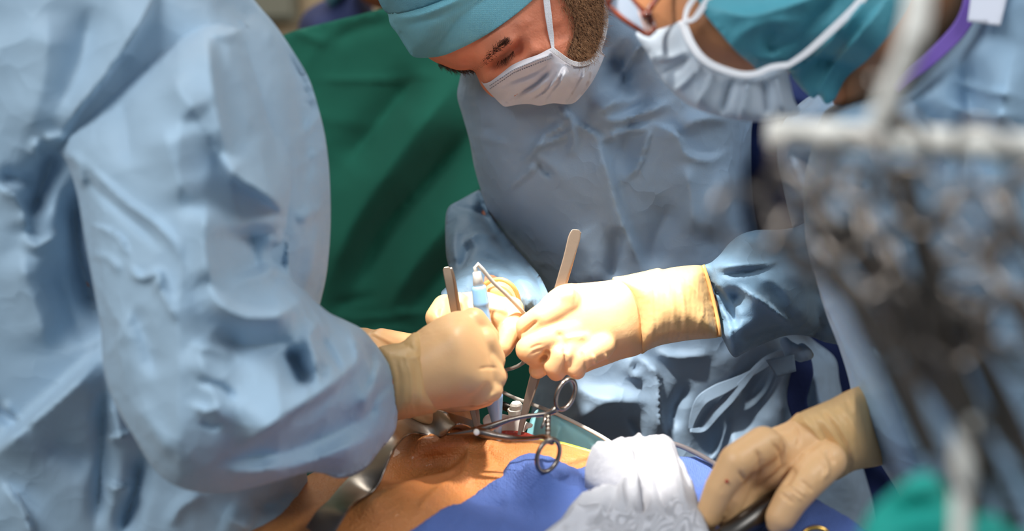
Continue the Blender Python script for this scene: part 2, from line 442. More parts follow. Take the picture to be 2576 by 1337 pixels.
M['steel_bright'] = mat('satin_steel', col(248, 244, 234), 0.55, 0.0)
M['steel_dark'] = mat('dark_steel', col(92, 88, 84), 0.32, 1)
M['blueplastic'] = mat('light_blue_plastic', col(140, 186, 226), 0.25, coat=0.4, sss=0.1)
M['greyplastic'] = mat('pale_grey_plastic', col(206, 206, 200), 0.35)
M['cable'] = mat('grey_cable', col(172, 168, 160), 0.4)
M['cable_dark'] = mat('dark_grey_cable', col(84, 80, 82), 0.4)
M['blue_drape'] = mat('royal_blue_drape', col(84, 108, 172), 0.85, bump=(('dots', 520, 0.0012), ('noise', 22, 0.004)), var=0.06)
M['cyan_drape'] = mat('pale_cyan_drape', col(140, 200, 208), 0.6, bump=(('noise', 16, 0.002),), var=0.05)
M['film'] = mat('yellow_green_film', col(196, 216, 84), 0.4)
M['gauze'] = mat('white_gauze', col(194, 194, 200), 0.95, bump=(('crease', 60, 0.0025), ('weave', 420, 0.0006), ('noise', 160, 0.0008)))
M['teal'] = mat('teal_cloth', col(20, 160, 146), 0.7, bump=(('noise', 14, 0.006),), var=0.1)
M['purple'] = mat('purple_binding', col(122, 92, 180), 0.6)
M['white_tag'] = mat('white_tag', col(226, 228, 240), 0.7)
M['tag_grey'] = mat('paper_tag', col(126, 148, 168), 0.6, trans=0.2)
M['wound'] = mat('wound_tissue', col(176, 66, 52), 0.4, bump=(('noise', 150, 0.002),), sss=0.3, var=0.3, varscale=120, coat=0.15)
M['frame'] = mat('tortoiseshell_frame', col(84, 30, 18), 0.2, coat=0.5, c2=col(130, 60, 36), var=0.3, varscale=120)
M['gold'] = mat('gold_ring', col(214, 170, 90), 0.25, 1)
M['blood'] = mat('dried_blood', col(170, 44, 32), 0.5)
M['wall'] = mat('tan_wall_paint', col(196, 172, 140), 0.8, bump=(('noise', 30, 0.001),), var=0.04, varscale=2)
M['floor'] = mat('grey_vinyl_floor', col(120, 130, 132), 0.5, var=0.05)
M['panel'] = mat('grey_wall_panel', col(140, 138, 122), 0.6)
M['iod'] = mat('orange_hair', col(190, 110, 60), 0.7, var=0.1)
M['lens'] = mat('spectacle_lens', col(210, 220, 235), 0.05, alpha=0.25)

# ------------------------------------------------------------------ the room
def boxmesh(a, b):
    x0, y0, z0 = a; x1, y1, z1 = b
    v = [(x, y, z) for x in (x0, x1) for y in (y0, y1) for z in (z0, z1)]
    return np.array(v), [(0, 1, 3, 2), (4, 6, 7, 5), (0, 4, 5, 1), (2, 3, 7, 6), (0, 2, 6, 4), (1, 5, 7, 3)]
def struct(name, s, m):
    o = part(name, s, m, smooth=False); o['kind'] = 'structure'; return o
struct('floor', boxmesh((-3, -1.5, -0.05), (3, 4.6, 0)), M['floor'])
struct('wall_back', boxmesh((-3, 4.5, 0), (3, 4.6, 3)), M['wall'])
struct('wall_left', boxmesh((-3.1, -1.5, 0), (-3, 4.6, 3)), M['wall'])
struct('wall_right', boxmesh((3, -1.5, 0), (3.1, 4.6, 3)), M['wall'])

exec_parts = True
# ------------------------------------------------------------------ green drape (anaesthesia screen)
gd = [(560, 170), (640, 118), (706, 91), (745, 76), (840, 52), (960, 22), (1060, -10), (1200, -60), (1450, -90), (1560, -60), (1560, 1150), (1500, 1500), (560, 1500)]
gs = [([(1180, 170), (1050, 330), (940, 480), (860, 620), (800, 800)], 60, 0.0340), ([(1220, 300), (1080, 450), (960, 590), (880, 760)], 45, -0.0476),
      ([(1060, 170), (960, 300), (860, 420)], 45, -0.0306), ([(1250, 420), (1130, 560), (1020, 700), (960, 830)], 50, 0.0306),
      ([(1210, 600), (1100, 700), (1020, 800)], 30, -0.0204), ([(1100, 190), (1000, 200), (880, 206), (780, 205)], 10, 0.0060, 's'),
      ([(740, 78), (800, 100), (830, 110)], 12, 0.0070), ([(1000, 50), (900, 75), (830, 110)], 20, -0.0080),
      ([(820, 790), (900, 800), (1000, 790), (1110, 780)], 14, 0.0100, 's'), ([(830, 770), (880, 760), (960, 740)], 12, -0.0080), ([(880, 850), (960, 830), (1060, 836)], 16, 0.0120, 's')]
g = make(gd, upright(2.2), 0.0, 0, 12, 0, gs, thick=0.004, cr=(0.010, 0.0035, 2, 0.2))
solo('surgical_drape', g, M['green'], 'large dark green cloth drape hung as a screen behind the surgeons', 'drape')

# ------------------------------------------------------------------ background person
bgp = thing('person', 'blurred person in navy scrub top standing behind the green drape', 'person', V(850, 500, 3.1))
b = make([(748, 100), (752, 60), (768, 30), (800, 8), (840, -14), (870, -60), (905, -60), (925, -5), (938, 20), (960, 60), (1020, 130), (1030, 700), (720, 700)], upright(3.0), 0.11, 50, 12, 10)
part('scrub_top', b, M['navy_far'], bgp)
b = make([(806, -60), (812, -15), (838, 27), (866, -12), (880, -60)], upright(2.93), 0.06, 30, 8, 5)
part('undershirt', b, M['capdark'], bgp)
b = make([(880, -160), (890, -30), (915, 4), (952, 22), (1000, 25), (1020, -60), (1000, -200), (930, -230)], upright(2.9), 0.09, 60, 10, 10)
part('body', b, M['iod'], bgp)
pb = thing('wall_cabinet', 'blurred grey panel mounted on the tan wall', 'panel', V(660, 0, 4.3))
c0 = V(690, -10, 4.44); part('body', boxmesh((c0.x-0.10, 4.40, c0.z-0.06), (c0.x+0.06, 4.499, c0.z+0.3)), M['panel'], pb, smooth=False, bevel=0.008)
part('door', boxmesh((c0.x-0.09, 4.385, c0.z-0.045), (c0.x+0.05, 4.40, c0.z+0.29)), M['panel'], pb, smooth=False, bevel=0.006)

# ================================================================== CENTRE SURGEON
cs = thing('person', 'central surgeon with turquoise cap, white mask and short beard bending over the patient', 'person', (0.15, 2.02, 0))
# navy scrubs beneath the gown
nv = make([(1860, 240), (2150, 240), (2190, 700), (2260, 1000), (2300, 1250), (2320, 1500), (2320, 3000), (1800, 3000), (1820, 900)], upright(1.98), 0.05, 80, 14, 10, cr=(0.02, 0.01, 5, 0.3))
part('scrubs', nv, M['navy'], cs)
tor = [(1180, -80), (1165, 100), (1158, 190), (1150, 240), (1163, 290), (1180, 350), (1193, 420), (1210, 480), (1228, 530), (1270, 590), (1318, 650), (1362, 710), (1378, 790), (1352, 870), (1345, 950), (1338, 1050), (1350, 1120), (1380, 1250), (1390, 1600), (1390, 2900), (2260, 2900), (2240, 1500), (2205, 1300), (2172, 1180), (2135, 1060), (2112, 960), (2100, 900), (2040, 850), (1960, 760), (1912, 600), (1893, 480), (1890, 340), (1900, 240), (1880, 120), (1800, 40), (1650, -60), (1450, -120)]
ts = [([(1620, 700), (1600, 640), (1565, 560), (1532, 430), (1502, 340)], 9, 0.0053), ([(1490, 320), (1520, 420), (1560, 560), (1625, 700)], 70, 0.0180, 's'),
      ([(1395, 262), (1450, 310), (1520, 352)], 12, 0.0090, 's'), ([(1440, 300), (1370, 345), (1330, 395), (1300, 425)], 8, 0.0090), ([(1345, 400), (1372, 430), (1390, 446)], 7, -0.0090),
      ([(1430, 300), (1445, 350), (1430, 400)], 10, 0.0090), ([(1450, 320), (1400, 350), (1330, 375)], 7, 0.0075), ([(1360, 400), (1320, 440), (1260, 490)], 8, 0.0075),
      ([(1480, 310), (1560, 300), (1680, 270)], 10, 0.0090), ([(1640, 316), (1625, 360), (1605, 420), (1570, 460)], 8, 0.0105, 's'), ([(1510, 355), (1560, 335), (1640, 318)], 10, 0.0120),
      ([(1640, 312), (1700, 340), (1730, 390), (1790, 400), (1830, 380)], 26, 0.0180, 's'), ([(1700, 330), (1760, 300), (1860, 300)], 22, 0.0150), ([(1720, 400), (1740, 500), (1735, 600)], 30, 0.0150),
      ([(1600, 180), (1560, 240), (1480, 300)], 30, 0.0210), ([(1700, 250), (1600, 290), (1500, 340)], 14, 0.0090), ([(1650, 200), (1580, 330), (1570, 450)], 40, -0.0180),
      ([(1210, 320), (1240, 325), (1250, 322)], 8, -0.0060), ([(1170, 345), (1230, 350), (1290, 370)], 8, 0.0060), ([(1160, 200), (1180, 300), (1260, 470), (1330, 600)], 60, 0.0180),
      ([(1560, 560), (1550, 640), (1540, 720)], 22, -0.0150), ([(1640, 690), (1650, 600), (1700, 500)], 40, -0.0150), ([(1850, 420), (1800, 520), (1790, 620)], 40, 0.0210),
      ([(1430, 560), (1480, 650), (1500, 740)], 50, 0.0120), ([(1590, 890), (1650, 940), (1660, 1060), (1680, 1120)], 26, 0.0210, 's'), ([(1640, 880), (1700, 900), (1800, 890)], 12, 0.0120),
      ([(1600, 890), (1580, 930), (1620, 960)], 14, 0.0120), ([(1740, 960), (1700, 1020), (1690, 1090)], 20, -0.0150), ([(1420, 960), (1500, 1000), (1580, 1000)], 22, 0.0135), ([(1580, 1050), (1600, 1080), (1610, 1110)], 8, -0.0120),
      ([(1400, 1080), (1520, 1020), (1640, 1010)], 30, 0.0150), ([(1960, 880), (1880, 1000), (1800, 1120), (1760, 1220)], 60, -0.0390), ([(2060, 900), (2000, 1060), (1960, 1180)], 40, -0.0270), ([(2080, 930), (2110, 1100), (2170, 1300)], 40, 0.0270), ([(2040, 900), (2060, 1000), (2090, 1120)], 20, 0.0180),
      ([(1870, 960), (1840, 1080), (1860, 1180)], 30, 0.0210), ([(1530, 120), (1560, 160), (1580, 260)], 40, -0.0450), ([(1750, 760), (1850, 900)], 30, -0.0150), ([(1700, 60), (1600, 130), (1540, 230)], 22, 0.0180, 's')]
ct = make(tor, upright(1.90), 0.13, 190, 9, 50, ts, cr=(0.0032, 0.007, 4, 0.7), back=0.6)
gown = part('gown', ct, M['gown_mid'], cs)
# left arm of the surgeon (to the right in the picture)
up = make([(1962, 330), (2000, 270), (2080, 230), (2170, 300), (2180, 500), (2170, 760), (2080, 760), (2010, 640), (1990, 560), (1970, 470), (1955, 400)], upright(1.86), 0.05, 70, 9, 20,
          [([(2010, 250), (1975, 330), (2000, 440), (2030, 540)], 26, 0.016), ([(1990, 380), (2030, 430), (2060, 440)], 14, -0.010), ([(1965, 500), (2010, 505), (2060, 520)], 14, 0.01)], cr=(0.008, 0.012, 9, 0.6))
part('gown_sleeve', up, M['gown_mid'], cs)
sl = [(1770, 672), (1790, 660), (1812, 640), (1835, 612), (1865, 590), (1905, 579), (1960, 578), (2000, 572), (2060, 550), (2120, 580), (2150, 680), (2160, 800), (2135, 862), (2085, 864), (2030, 846), (1975, 846), (1915, 868), (1870, 890), (1850, 900), (1836, 888), (1822, 860), (1812, 838), (1808, 790), (1796, 730)]
ss = [([(1780, 672), (1850, 668), (1930, 664), (1990, 640)], 9, 0.0098), ([(1800, 690), (1850, 690), (1940, 672)], 7, -0.0070), ([(1855, 720), (1845, 780), (1850, 830)], 26, -0.0252),
      ([(1780, 680), (1815, 730), (1855, 780), (1870, 840)], 10, 0.0084), ([(1800, 770), (1830, 800), (1840, 860)], 8, 0.0084), ([(1795, 720), (1820, 750), (1838, 800)], 7, -0.0084), ([(1812, 830), (1835, 850), (1850, 895)], 8, 0.0084),
      ([(1860, 720), (1920, 760), (1990, 815), (2000, 830)], 16, 0.0196, 's'), ([(2000, 830), (2030, 760), (2010, 690), (1990, 640)], 45, 0.0196), ([(2060, 700), (2060, 800), (2100, 850)], 40, -0.0280),
      ([(1850, 860), (1930, 830), (2000, 820)], 20, -0.0168), ([(1900, 690), (1960, 720), (2000, 780)], 20, 0.0112), ([(1880, 600), (1930, 640), (1990, 650)], 24, -0.0140)]
cl = make(sl, lerpx([(1770, 1.735), (1900, 1.77), (2100, 1.86)]), 0.055, 100, 7, 30, ss, cr=(0.003, 0.012, 12, 0.7))
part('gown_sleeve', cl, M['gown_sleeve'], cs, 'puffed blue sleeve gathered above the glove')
# right arm of the surgeon (to the left in the picture)
sr = [(1122, 640), (1120, 560), (1128, 522), (1160, 502), (1196, 482), (1212, 478), (1228, 530), (1270, 590), (1320, 650), (1366, 710), (1392, 800), (1320, 810), (1303, 770), (1290, 735), (1255, 712), (1210, 735), (1160, 742), (1112, 748), (1110, 735), (1136, 705), (1128, 670)]
rs = [([(1130, 520), (1190, 530), (1240, 545)], 12, -0.0156), ([(1205, 480), (1215, 540), (1250, 600), (1300, 680)], 14, -0.0182), ([(1150, 560), (1140, 620), (1150, 680)], 14, 0.0156), ([(1165, 620), (1200, 590), (1260, 600)], 14, 0.0182, 's'),
      ([(1180, 600), (1170, 650), (1150, 690)], 12, -0.0130), ([(1120, 720), (1200, 690), (1270, 680), (1330, 720)], 14, 0.0130, 's'), ([(1190, 640), (1260, 660), (1320, 720)], 14, -0.0156), ([(1330, 620), (1370, 700), (1370, 790)], 24, -0.0390), ([(1290, 690), (1330, 740), (1320, 790)], 12, 0.0104)]
cr_ = make(sr, lerpy([(470, 2.0), (560, 1.96), (660, 1.88), (750, 1.75)]), 0.050, 90, 7, 30, rs, cr=(0.003, 0.013, 21, 0.7))
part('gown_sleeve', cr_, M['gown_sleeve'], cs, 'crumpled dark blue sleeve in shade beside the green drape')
# head
hd_out = [(1010, -140), (1000, -40), (1012, 50), (1040, 118), (1078, 147), (1104, 162), (1140, 177), (1165, 180), (1183, 177), (1194, 183), (1203, 200), (1213, 222), (1240, 246), (1290, 256), (1380, 256), (1450, 244), (1492, 205), (1512, 140), (1522, 70), (1540, -20), (1560, -160), (1500, -330), (1300, -420), (1120, -380), (1030, -270)]
hs = [([(1192, 172), (1225, 148), (1258, 116), (1300, 84)], 26, 0.012), ([(1215, 182), (1255, 158), (1300, 128), (1340, 110)], 20, -0.019), ([(1240, 150), (1262, 136), (1285, 112), (1306, 84)], 5, 0.0045),
      ([(1246, 156), (1270, 150), (1296, 128)], 11, 0.006), ([(1262, 170), (1310, 140), (1370, 110)], 20, 0.006), ([(1200, 196), (1235, 200), (1270, 182)], 12, 0.006), ([(1195, 186), (1206, 200)], 10, 0.004),
      ([(1306, 96), (1340, 86), (1372, 84)], 3.2, -0.0012), ([(1304, 104), (1340, 98), (1376, 100)], 3.2, -0.0012), ([(1300, 112), (1335, 110), (1374, 116)], 3.2, -0.0012), ([(1306, 88), (1335, 70), (1350, 50)], 3.2, -0.0014),
      ([(1140, 160), (1170, 150), (1200, 140)], 16, 0.003), ([(1100, 150), (1180, 112), (1250, 72)], 4, -0.0008), ([(1390, 60), (1410, 110)], 30, -0.005), ([(1330, 40), (1300, 70)], 14, 0.003)]
CRISP = False
def headd(p): return 1.80+0.0*p[:, 0]
hd = make(hd_out, headd, 0.085, 170, 4.5, 60, hs)
neck = make([(1380, -60), (1560, -120), (1700, 60), (1700, 300), (1560, 420), (1400, 360), (1370, 200)], const(1.90), 0.06, 90, 12, 10)
torso_in = make([(1340, 260), (1500, 120), (1700, 100), (1800, 240), (1820, 700), (1820, 1300), (1860, 2800), (1480, 2800), (1500, 1100), (1440, 600), (1340, 430)], upright(1.93), 0.07, 120, 16, 10)
arm1 = chain([(V(1840, 300, 2.08), .022), (V(2060, 320, 2.05), .02), (V(2110, 440, 1.97), .022), (V(2085, 720, 1.855), .024), (V(1980, 730, 1.80), .016), (V(1820, 765, 1.758), .010), (V(1650, 775, 1.722), .014)], 9)
arm2 = chain([(V(1420, 380, 1.96), .018), (V(1330, 480, 2.0), .012), (V(1200, 560, 1.99), .012), (V(1200, 660, 1.905), .012), (V(1250, 760, 1.74), .015)], 9)
bd = fuse([hd, neck, torso_in, arm1, arm2], 0.0022, 2)
body = part('body', bd, M['skin'], cs)
CRISP = True
# eyelashes + brows (strands)
def strands(roots, length, rad, seed, curl=0.25):
    rng = np.random.RandomState(seed); V_, F_ = [], []; n = 0
    for (x, y, dirx, diry, d, L) in roots:
        a = math.atan2(diry, dirx)+rng.normal(0, curl); pts = []
        L = L*rng.uniform(.6, 1.2); k = 4; b = rng.normal(0, curl*1.2)
        for j in range(k+1):
            t = j/k; pts.append(V(x+math.cos(a+b*t)*L*t, y+math.sin(a+b*t)*L*t, d-length*math.sin(t*2.2)))
        r = rad*rng.uniform(.7, 1.2)
        v, f = tube(pts, [r, r, r*.9, r*.7, r*.25], 3); V_.append(v); F_ += [tuple(i+n for i in q) for q in f]; n += len(v)
    return np.concatenate(V_), F_
rng = np.random.RandomState(3)
def along(poly, k, spread):
    P = catmull(np.array(poly, float), 2, False); i = rng.randint(0, len(P), k); return P[i]+rng.normal(0, spread, (k, 2)), i/len(P)
q, t = along([(1196, 176), (1222, 152), (1250, 124), (1272, 106)], 620, 4.6)
dd = hd.depth(q)
part('eyebrow', strands([(a[0], a[1], 0.62+0.2*u, -0.78, d-.0002, 13) for a, u, d in zip(q, t, dd)], 0.001, 0.00018, 1, 0.25), M['hairbase'], body)
q, t = along([(1104, 160), (1130, 171), (1160, 177), (1186, 175)], 260, 2.5); 
part('eyebrow', strands([(a[0], a[1], 0.75, 0.65, 1.797, 17) for a in q], 0.001, 0.0002, 2, 0.3), M['hairbase'], body)
q, t = along([(1250, 156), (1270, 148), (1292, 128)], 70, 1.0); dd = hd.depth(q)
part('eyelashes', strands([(a[0], a[1], 0.05, 1.0, d-.001, 16) for a, d in zip(q, dd)], 0.004, 0.00016, 3, 0.25), M['hairbase'], body)
# beard
bo = [(1402, -40), (1420, 0), (1440, 36), (1446, 70), (1440, 100), (1432, 122), (1428, 136), (1452, 152), (1472, 152), (1496, 132), (1514, 96), (1522, 40), (1528, -40)]
be = make(bo, None, 0.004, 30, 4, 10, thick=0.004, under=hd, off=0.0015)
bpart = part('beard', be, M['hairbase'], body)
roots = []
poly = catmull(np.array(bo, float), 6)
g2 = rng.uniform([1396, -40], [1526, 158], (5200, 2)); dist = seg_dist(g2, poly); ins = inside(g2, poly)
ok = ins | ((dist < 16) & (rng.rand(len(g2)) < 0.35) & (g2[:, 0] < 1450)); g2 = g2[ok][:1700]
dd = be.depth(g2)
for a, d in zip(g2, dd): roots.append((a[0], a[1], 0.5, 0.85, d-.0004, 30))
part('beard_hair', strands(roots, 0.0022, 0.00017, 5, 0.33), M['hair'], bpart)
# cap
cap_o = [(925, -150), (940, -60), (952, -5), (975, 35), (982, 62), (1000, 86), (1018, 115), (1037, 141), (1062, 146), (1110, 141), (1150, 126), (1220, 90), (1290, 42), (1340, 0), (1400, -60), (1470, -200), (1420, -420), (1200, -480), (1000, -400)]
cps = [([(975, 40), (1010, 44), (1060, 36), (1120, 14), (1180, -14)], 16, 0.008, 's'), ([(985, 64), (1030, 62), (1100, 42), (1200, -5)], 9, -0.003), ([(1320, 8), (1260, 40), (1210, 62)], 14, 0.004), ([(1240, 20), (1180, 50), (1120, 80)], 20, -0.003), ([(1300, -10), (1230, 20)], 8, -0.003),
       ([(1040, 138), (1110, 136), (1150, 120), (1220, 84), (1290, 36), (1345, -8)], 5, 0.0015)]
capd = lambda p: 1.80-0.10*np.sqrt(np.clip(1-np.clip(1-seg_dist(p, catmull(np.array(hd_out, float), 10))/170, 0, 1)**2, 0, 1))
cp = make(cap_o, const(1.80), 0.103, 150, 5, 50, cps)
# keep the cap just outside the skin along its rim
v, f = cp.verts, cp.faces; nn_ = len(cp.v2); front = VA(cp.v2, np.minimum(cp.d, hd.depth(cp.v2)-0.0035)); cp.d = np.minimum(cp.d, hd.depth(cp.v2)-0.0035); cp.verts = np.concatenate([front, v[nn_:]])
capo = part('surgical_cap', cp, M['cap'], cs)
cb = make([(946, -60), (950, -5), (972, 32), (1000, 34), (1050, 22), (1100, 4), (1180, -30), (1240, -80), (1200, -200), (960, -200)], None, 0.002, 12, 6, 6, thick=0.002, under=cp, off=0.001)  # darker sheet: shade on the cap's upper left, put in as colour
part('cap_shade_sheet', cb, M['capdark'], capo)
# mask
mk_o = [(1209, 203), (1216, 210), (1232, 206), (1262, 184), (1288, 164), (1320, 149), (1352, 138), (1384, 122), (1396, 122), (1410, 138), (1432, 154), (1456, 162), (1484, 156), (1504, 132), (1518, 98), (1524, 84), (1526, 104), (1522, 136), (1506, 176), (1490, 206), (1468, 236), (1446, 258), (1425, 263), (1392, 260), (1358, 266), (1330, 262), (1300, 264), (1272, 269), (1262, 264), (1240, 242), (1222, 222)]
mks = [([(1262, 262), (1310, 232), (1352, 210), (1392, 168)], 9, -0.0142), ([(1320, 262), (1370, 235), (1400, 200), (1418, 166)], 8, 0.0122, 's'), ([(1370, 262), (1392, 232), (1412, 205), (1424, 170)], 8, 0.0122, 's'), ([(1425, 262), (1450, 225), (1468, 190), (1470, 166)], 8, 0.0122, 's'),
       ([(1470, 236), (1486, 200), (1490, 165)], 7, 0.0101, 's'), ([(1232, 214), (1290, 178), (1350, 150), (1390, 134)], 7, 0.0061), ([(1240, 232), (1290, 204), (1350, 180), (1390, 150)], 12, -0.0081), ([(1300, 250), (1350, 225), (1385, 190)], 10, 0.0101), ([(1375, 252), (1385, 246), (1395, 247)], 5, 0.0061)]
mk = make(mk_o, None, 0.010, 40, 4, 12, mks, thick=0.002, under=hd, off=0.004, cr=(0.0015, 0.02, 3, .5))
mko = part('face_mask', mk, M['mask'], cs)
def on(surf, pts, off):
    p = np.array(pts, float); return [(a[0], a[1], d-off) for a, d in zip(p, surf.depth(p))]
for k, o_ in ((0, 0), (1, 8)):
    P = catmull(np.array([(1232, 216+o_), (1262, 196+o_), (1292, 176+o_), (1340, 156+o_), (1388, 138+o_)], float), 6, False)
    st = [V(a[0], a[1], d-.0006) for a, d in zip(P, mk.depth(P))]
    segs = [tube([st[i].lerp(st[i+1], .1), st[i].lerp(st[i+1], .65)], 0.00055, 6) for i in range(0, len(st)-1)]
    part('weld_stitching', join(*segs), M['stitch'], mko)
part('mask_binding', band(on(mk, [(1386, 122), (1402, 134), (1430, 154), (1456, 162), (1484, 155), (1504, 132), (1519, 92)], 0.0075), 12, 0.0014, 5), M['mask_edge'], mko)
P = [(1392, 130, 0), (1388, 100, 0), (1381, 50, 0), (1375, 0, 0), (1370, -60, 0)]
part('ear_loop', band([(a[0], a[1], float(hd.depth(np.array([[a[0], a[1]]]))[0])-.003) for a in P], [6, 14, 17, 16, 14], 0.0012, 6), M['mask_edge'], mko)
P = [(1519, 94, 0), (1524, 60, 0), (1524, 20, 0), (1526, -20, 0), (1522, -60, 0)]
part('ear_loop', band([(a[0], a[1], float(hd.depth(np.array([[a[0], a[1]]]))[0])-.016) for a in P], [9, 12, 12, 12, 12], 0.0012, 6), M['mask_edge'], mko)
# ties, knot, tag, navy belt
tz = lambda pts, off: [(x, y, float(ct.depth(np.array([[x, y]], float))[0])-off) for x, y in pts]
part('gown_tie', band(tz([(1995, 884), (1930, 918), (1850, 962), (1772, 1002), (1748, 1040), (1736, 1082)], 0.012), [14, 12, 18, 34, 30, 8], 0.001), M['gown_mid'], cs)
part('gown_tie', band(tz([(1736, 1084), (1768, 1080), (1800, 1040), (1860, 975), (1925, 905), (1990, 880)], 0.018), [8, 26, 30, 16, 12, 14], 0.001), M['gown_mid'], cs)
kn = [chain([(V(1975+14*i, 862+6*(i % 3)+5*i, 1.865), .006), (V(1990+12*i, 888-6*(i % 2)+3*i, 1.855), .008), (V(2012+8*i, 882+4*i, 1.87), .005)], 4) for i in range(4)]
part('tie_knot', fuse(kn, 0.0013, 4), M['gown_mid'], cs)
tg = make([(1926, 906), (1998, 893), (2003, 935), (1954, 950)], const(1.84), 0, 0, 8, 0, thick=0.0008, sharp=True)
part('paper_tag', tg, M['tag_grey'], cs)
part('belt', band(tz([(2020, 890), (2020, 930), (2005, 1000), (2015, 1050), (2022, 1090)], 0.022), [30, 56, 52, 46, 40], 0.002), M['navy'], cs)

# ---- gloves
def glove(parent, name, hand, hstrokes, cuff=None, cuff_rim=None, label=None, voxel=0.0014, sm=14):
    global CRISP
    CRISP = False
    o = part(name, fuse(hand, voxel, sm, hstrokes), M['glove'], parent, label)
    if cuff is not None: part('glove_cuff', cuff, M['cuff'], o)
    if cuff_rim is not None: part('rolled_rim', cuff_rim, M['glove_rim'], o)
    CRISP = True
    return o
# surgeon's left hand (right in the picture)
pal = make([(1600, 694), (1540, 703), (1470, 710), (1415, 714), (1385, 730), (1356, 760), (1338, 800), (1352, 860), (1380, 908), (1412, 940), (1450, 948), (1500, 930), (1560, 908), (1625, 882), (1640, 780)], lerpx([(1300, 1.685), (1800, 1.735)]), 0.036, 95, 7, 30)
fing = [chain([(V(1425, 762, 1.676), .0155), (V(1365, 798, 1.668), .0135), (V(1327, 822, 1.676), .0122), (V(1328, 846, 1.694), .0105)]),
        chain([(V(1440, 830, 1.676), .0155), (V(1375, 852, 1.666), .0135), (V(1328, 880, 1.668), .0128), (V(1350, 900, 1.682), .0112), (V(1368, 902, 1.695), .009)]),
        chain([(V(1460, 860, 1.676), .015), (V(1412, 892, 1.664), .0128), (V(1396, 920, 1.668), .0115), (V(1400, 936, 1.682), .0098)]),
        chain([(V(1510, 870, 1.680), .015), (V(1462, 898, 1.668), .0128), (V(1448, 924, 1.670), .0108), (V(1452, 934, 1.684), .009)]),
        chain([(V(1480, 800, 1.71), .016), (V(1400, 880, 1.70), .013), (V(1358, 925, 1.69), .010), (V(1352, 932, 1.688), .0092)])]
hs2 = [([(1354, 806), (1335, 822), (1308, 844)], 5, -0.0035), ([(1376, 880), (1372, 900), (1360, 915)], 7, -0.005), ([(1420, 885), (1424, 915), (1418, 945)], 5, -0.0035), ([(1395, 830), (1420, 860), (1424, 900)], 9, -0.003), ([(1405, 860), (1440, 850), (1480, 846)], 10, 0.003),
       ([(1462, 880), (1470, 910), (1480, 935)], 5, -0.002), ([(1490, 890), (1500, 920)], 4, 0.0018), ([(1520, 890), (1535, 915)], 4, 0.0016), ([(1330, 880), (1350, 870), (1368, 868)], 3, -0.0012), ([(1335, 892), (1352, 884), (1370, 880)], 3, -0.0012), ([(1400, 745), (1450, 740)], 14, 0.003)]
cuf = make([(1540, 702), (1570, 694), (1620, 683), (1655, 675), (1668, 678), (1700, 672), (1766, 669), (1778, 700), (1792, 750), (1806, 800), (1811, 845), (1790, 852), (1740, 856), (1700, 862), (1660, 870), (1630, 882), (1612, 890), (1600, 850), (1588, 790), (1570, 740)], lerpx([(1300, 1.685), (1800, 1.735)]), 0.040, 95, 5, 20,
           [([(1548, 702), (1580, 760), (1598, 820), (1612, 888)], 6, 0.0016, 's'), ([(1700, 672), (1716, 740), (1724, 800), (1722, 858)], 6, 0.002), ([(1668, 676), (1690, 760), (1704, 858)], 8, 0.0016), ([(1660, 680), (1740, 720), (1770, 780), (1740, 856)], 7, 0.002, 's'), ([(1640, 700), (1650, 790), (1652, 868)], 5, -0.0012), ([(1740, 850), (1700, 830), (1650, 850)], 6, 0.0014)])
P = [(1768, 668), (1776, 690), (1788, 730), (1800, 780), (1808, 820), (1810, 846)]
rim = tube([V(a, b, d) for a, b, d in [(x, y, float(cuf.depth(np.array([[x-3, y]], float))[0])-.001) for x, y in P]], 0.0022, 8, step=0.004)
g_l2 = glove(cs, 'glove', [pal]+fing, hs2, cuf, rim, 'beige glove on the fist gripping the long steel forceps', sm=22)
# surgeon's right hand (left in the picture), holding the pencil
pal = make([(1082, 806), (1084, 786), (1104, 764), (1126, 744), (1160, 736), (1210, 732), (1256, 740), (1290, 752), (1303, 776), (1304, 815), (1296, 850), (1270, 860), (1220, 850), (1160, 870), (1110, 850)], const(1.72), 0.034, 55, 6, 25)
fing = [chain([(V(1285, 780, 1.715), .014), (V(1283, 835, 1.695), .0125), (V(1266, 872, 1.69), .0105), (V(1257, 890, 1.69), .0072)]),
        chain([(V(1120, 775, 1.715), .014), (V(1100, 800, 1.69), .0125), (V(1150, 850, 1.675), .0115), (V(1220, 872, 1.675), .0095)]),
        chain([(V(1150, 770, 1.70), .014), (V(1150, 820, 1.67), .012), (V(1190, 870, 1.665), .011), (V(1225, 900, 1.675), .009)]),
        chain([(V(1170, 790, 1.73), .014), (V(1150, 860, 1.70), .0115), (V(1190, 900, 1.69), .0105), (V(1225, 925, 1.69), .009)]),
        chain([(V(1190, 800, 1.75), .013), (V(1190, 880, 1.73), .0105), (V(1210, 925, 1.72), .0092), (V(1258, 946, 1.705), .0085)])]
hs3 = [([(1234, 770), (1232, 800), (1236, 835)], 8, -0.007), ([(1112, 775), (1108, 800)], 6, -0.002), ([(1170, 745), (1185, 790)], 6, -0.0014)]
cuf = make([(1222, 742), (1226, 720), (1240, 708), (1264, 704), (1290, 720), (1304, 745), (1308, 772), (1304, 790), (1270, 780)], const(1.742), 0.030, 40, 5, 10, [([(1235, 725), (1270, 735), (1300, 770)], 4, .0012)])
rim = tube([V(x, y, d) for x, y, d in [(1220, 716, 1.728), (1238, 706, 1.718), (1264, 704, 1.712), (1288, 718, 1.712), (1302, 742, 1.718), (1308, 772, 1.725)]], 0.0022, 8, step=0.004)
g_r2 = glove(cs, 'glove', [pal]+fing, hs3, cuf, rim, 'brightly lit beige glove holding the blue pencil')

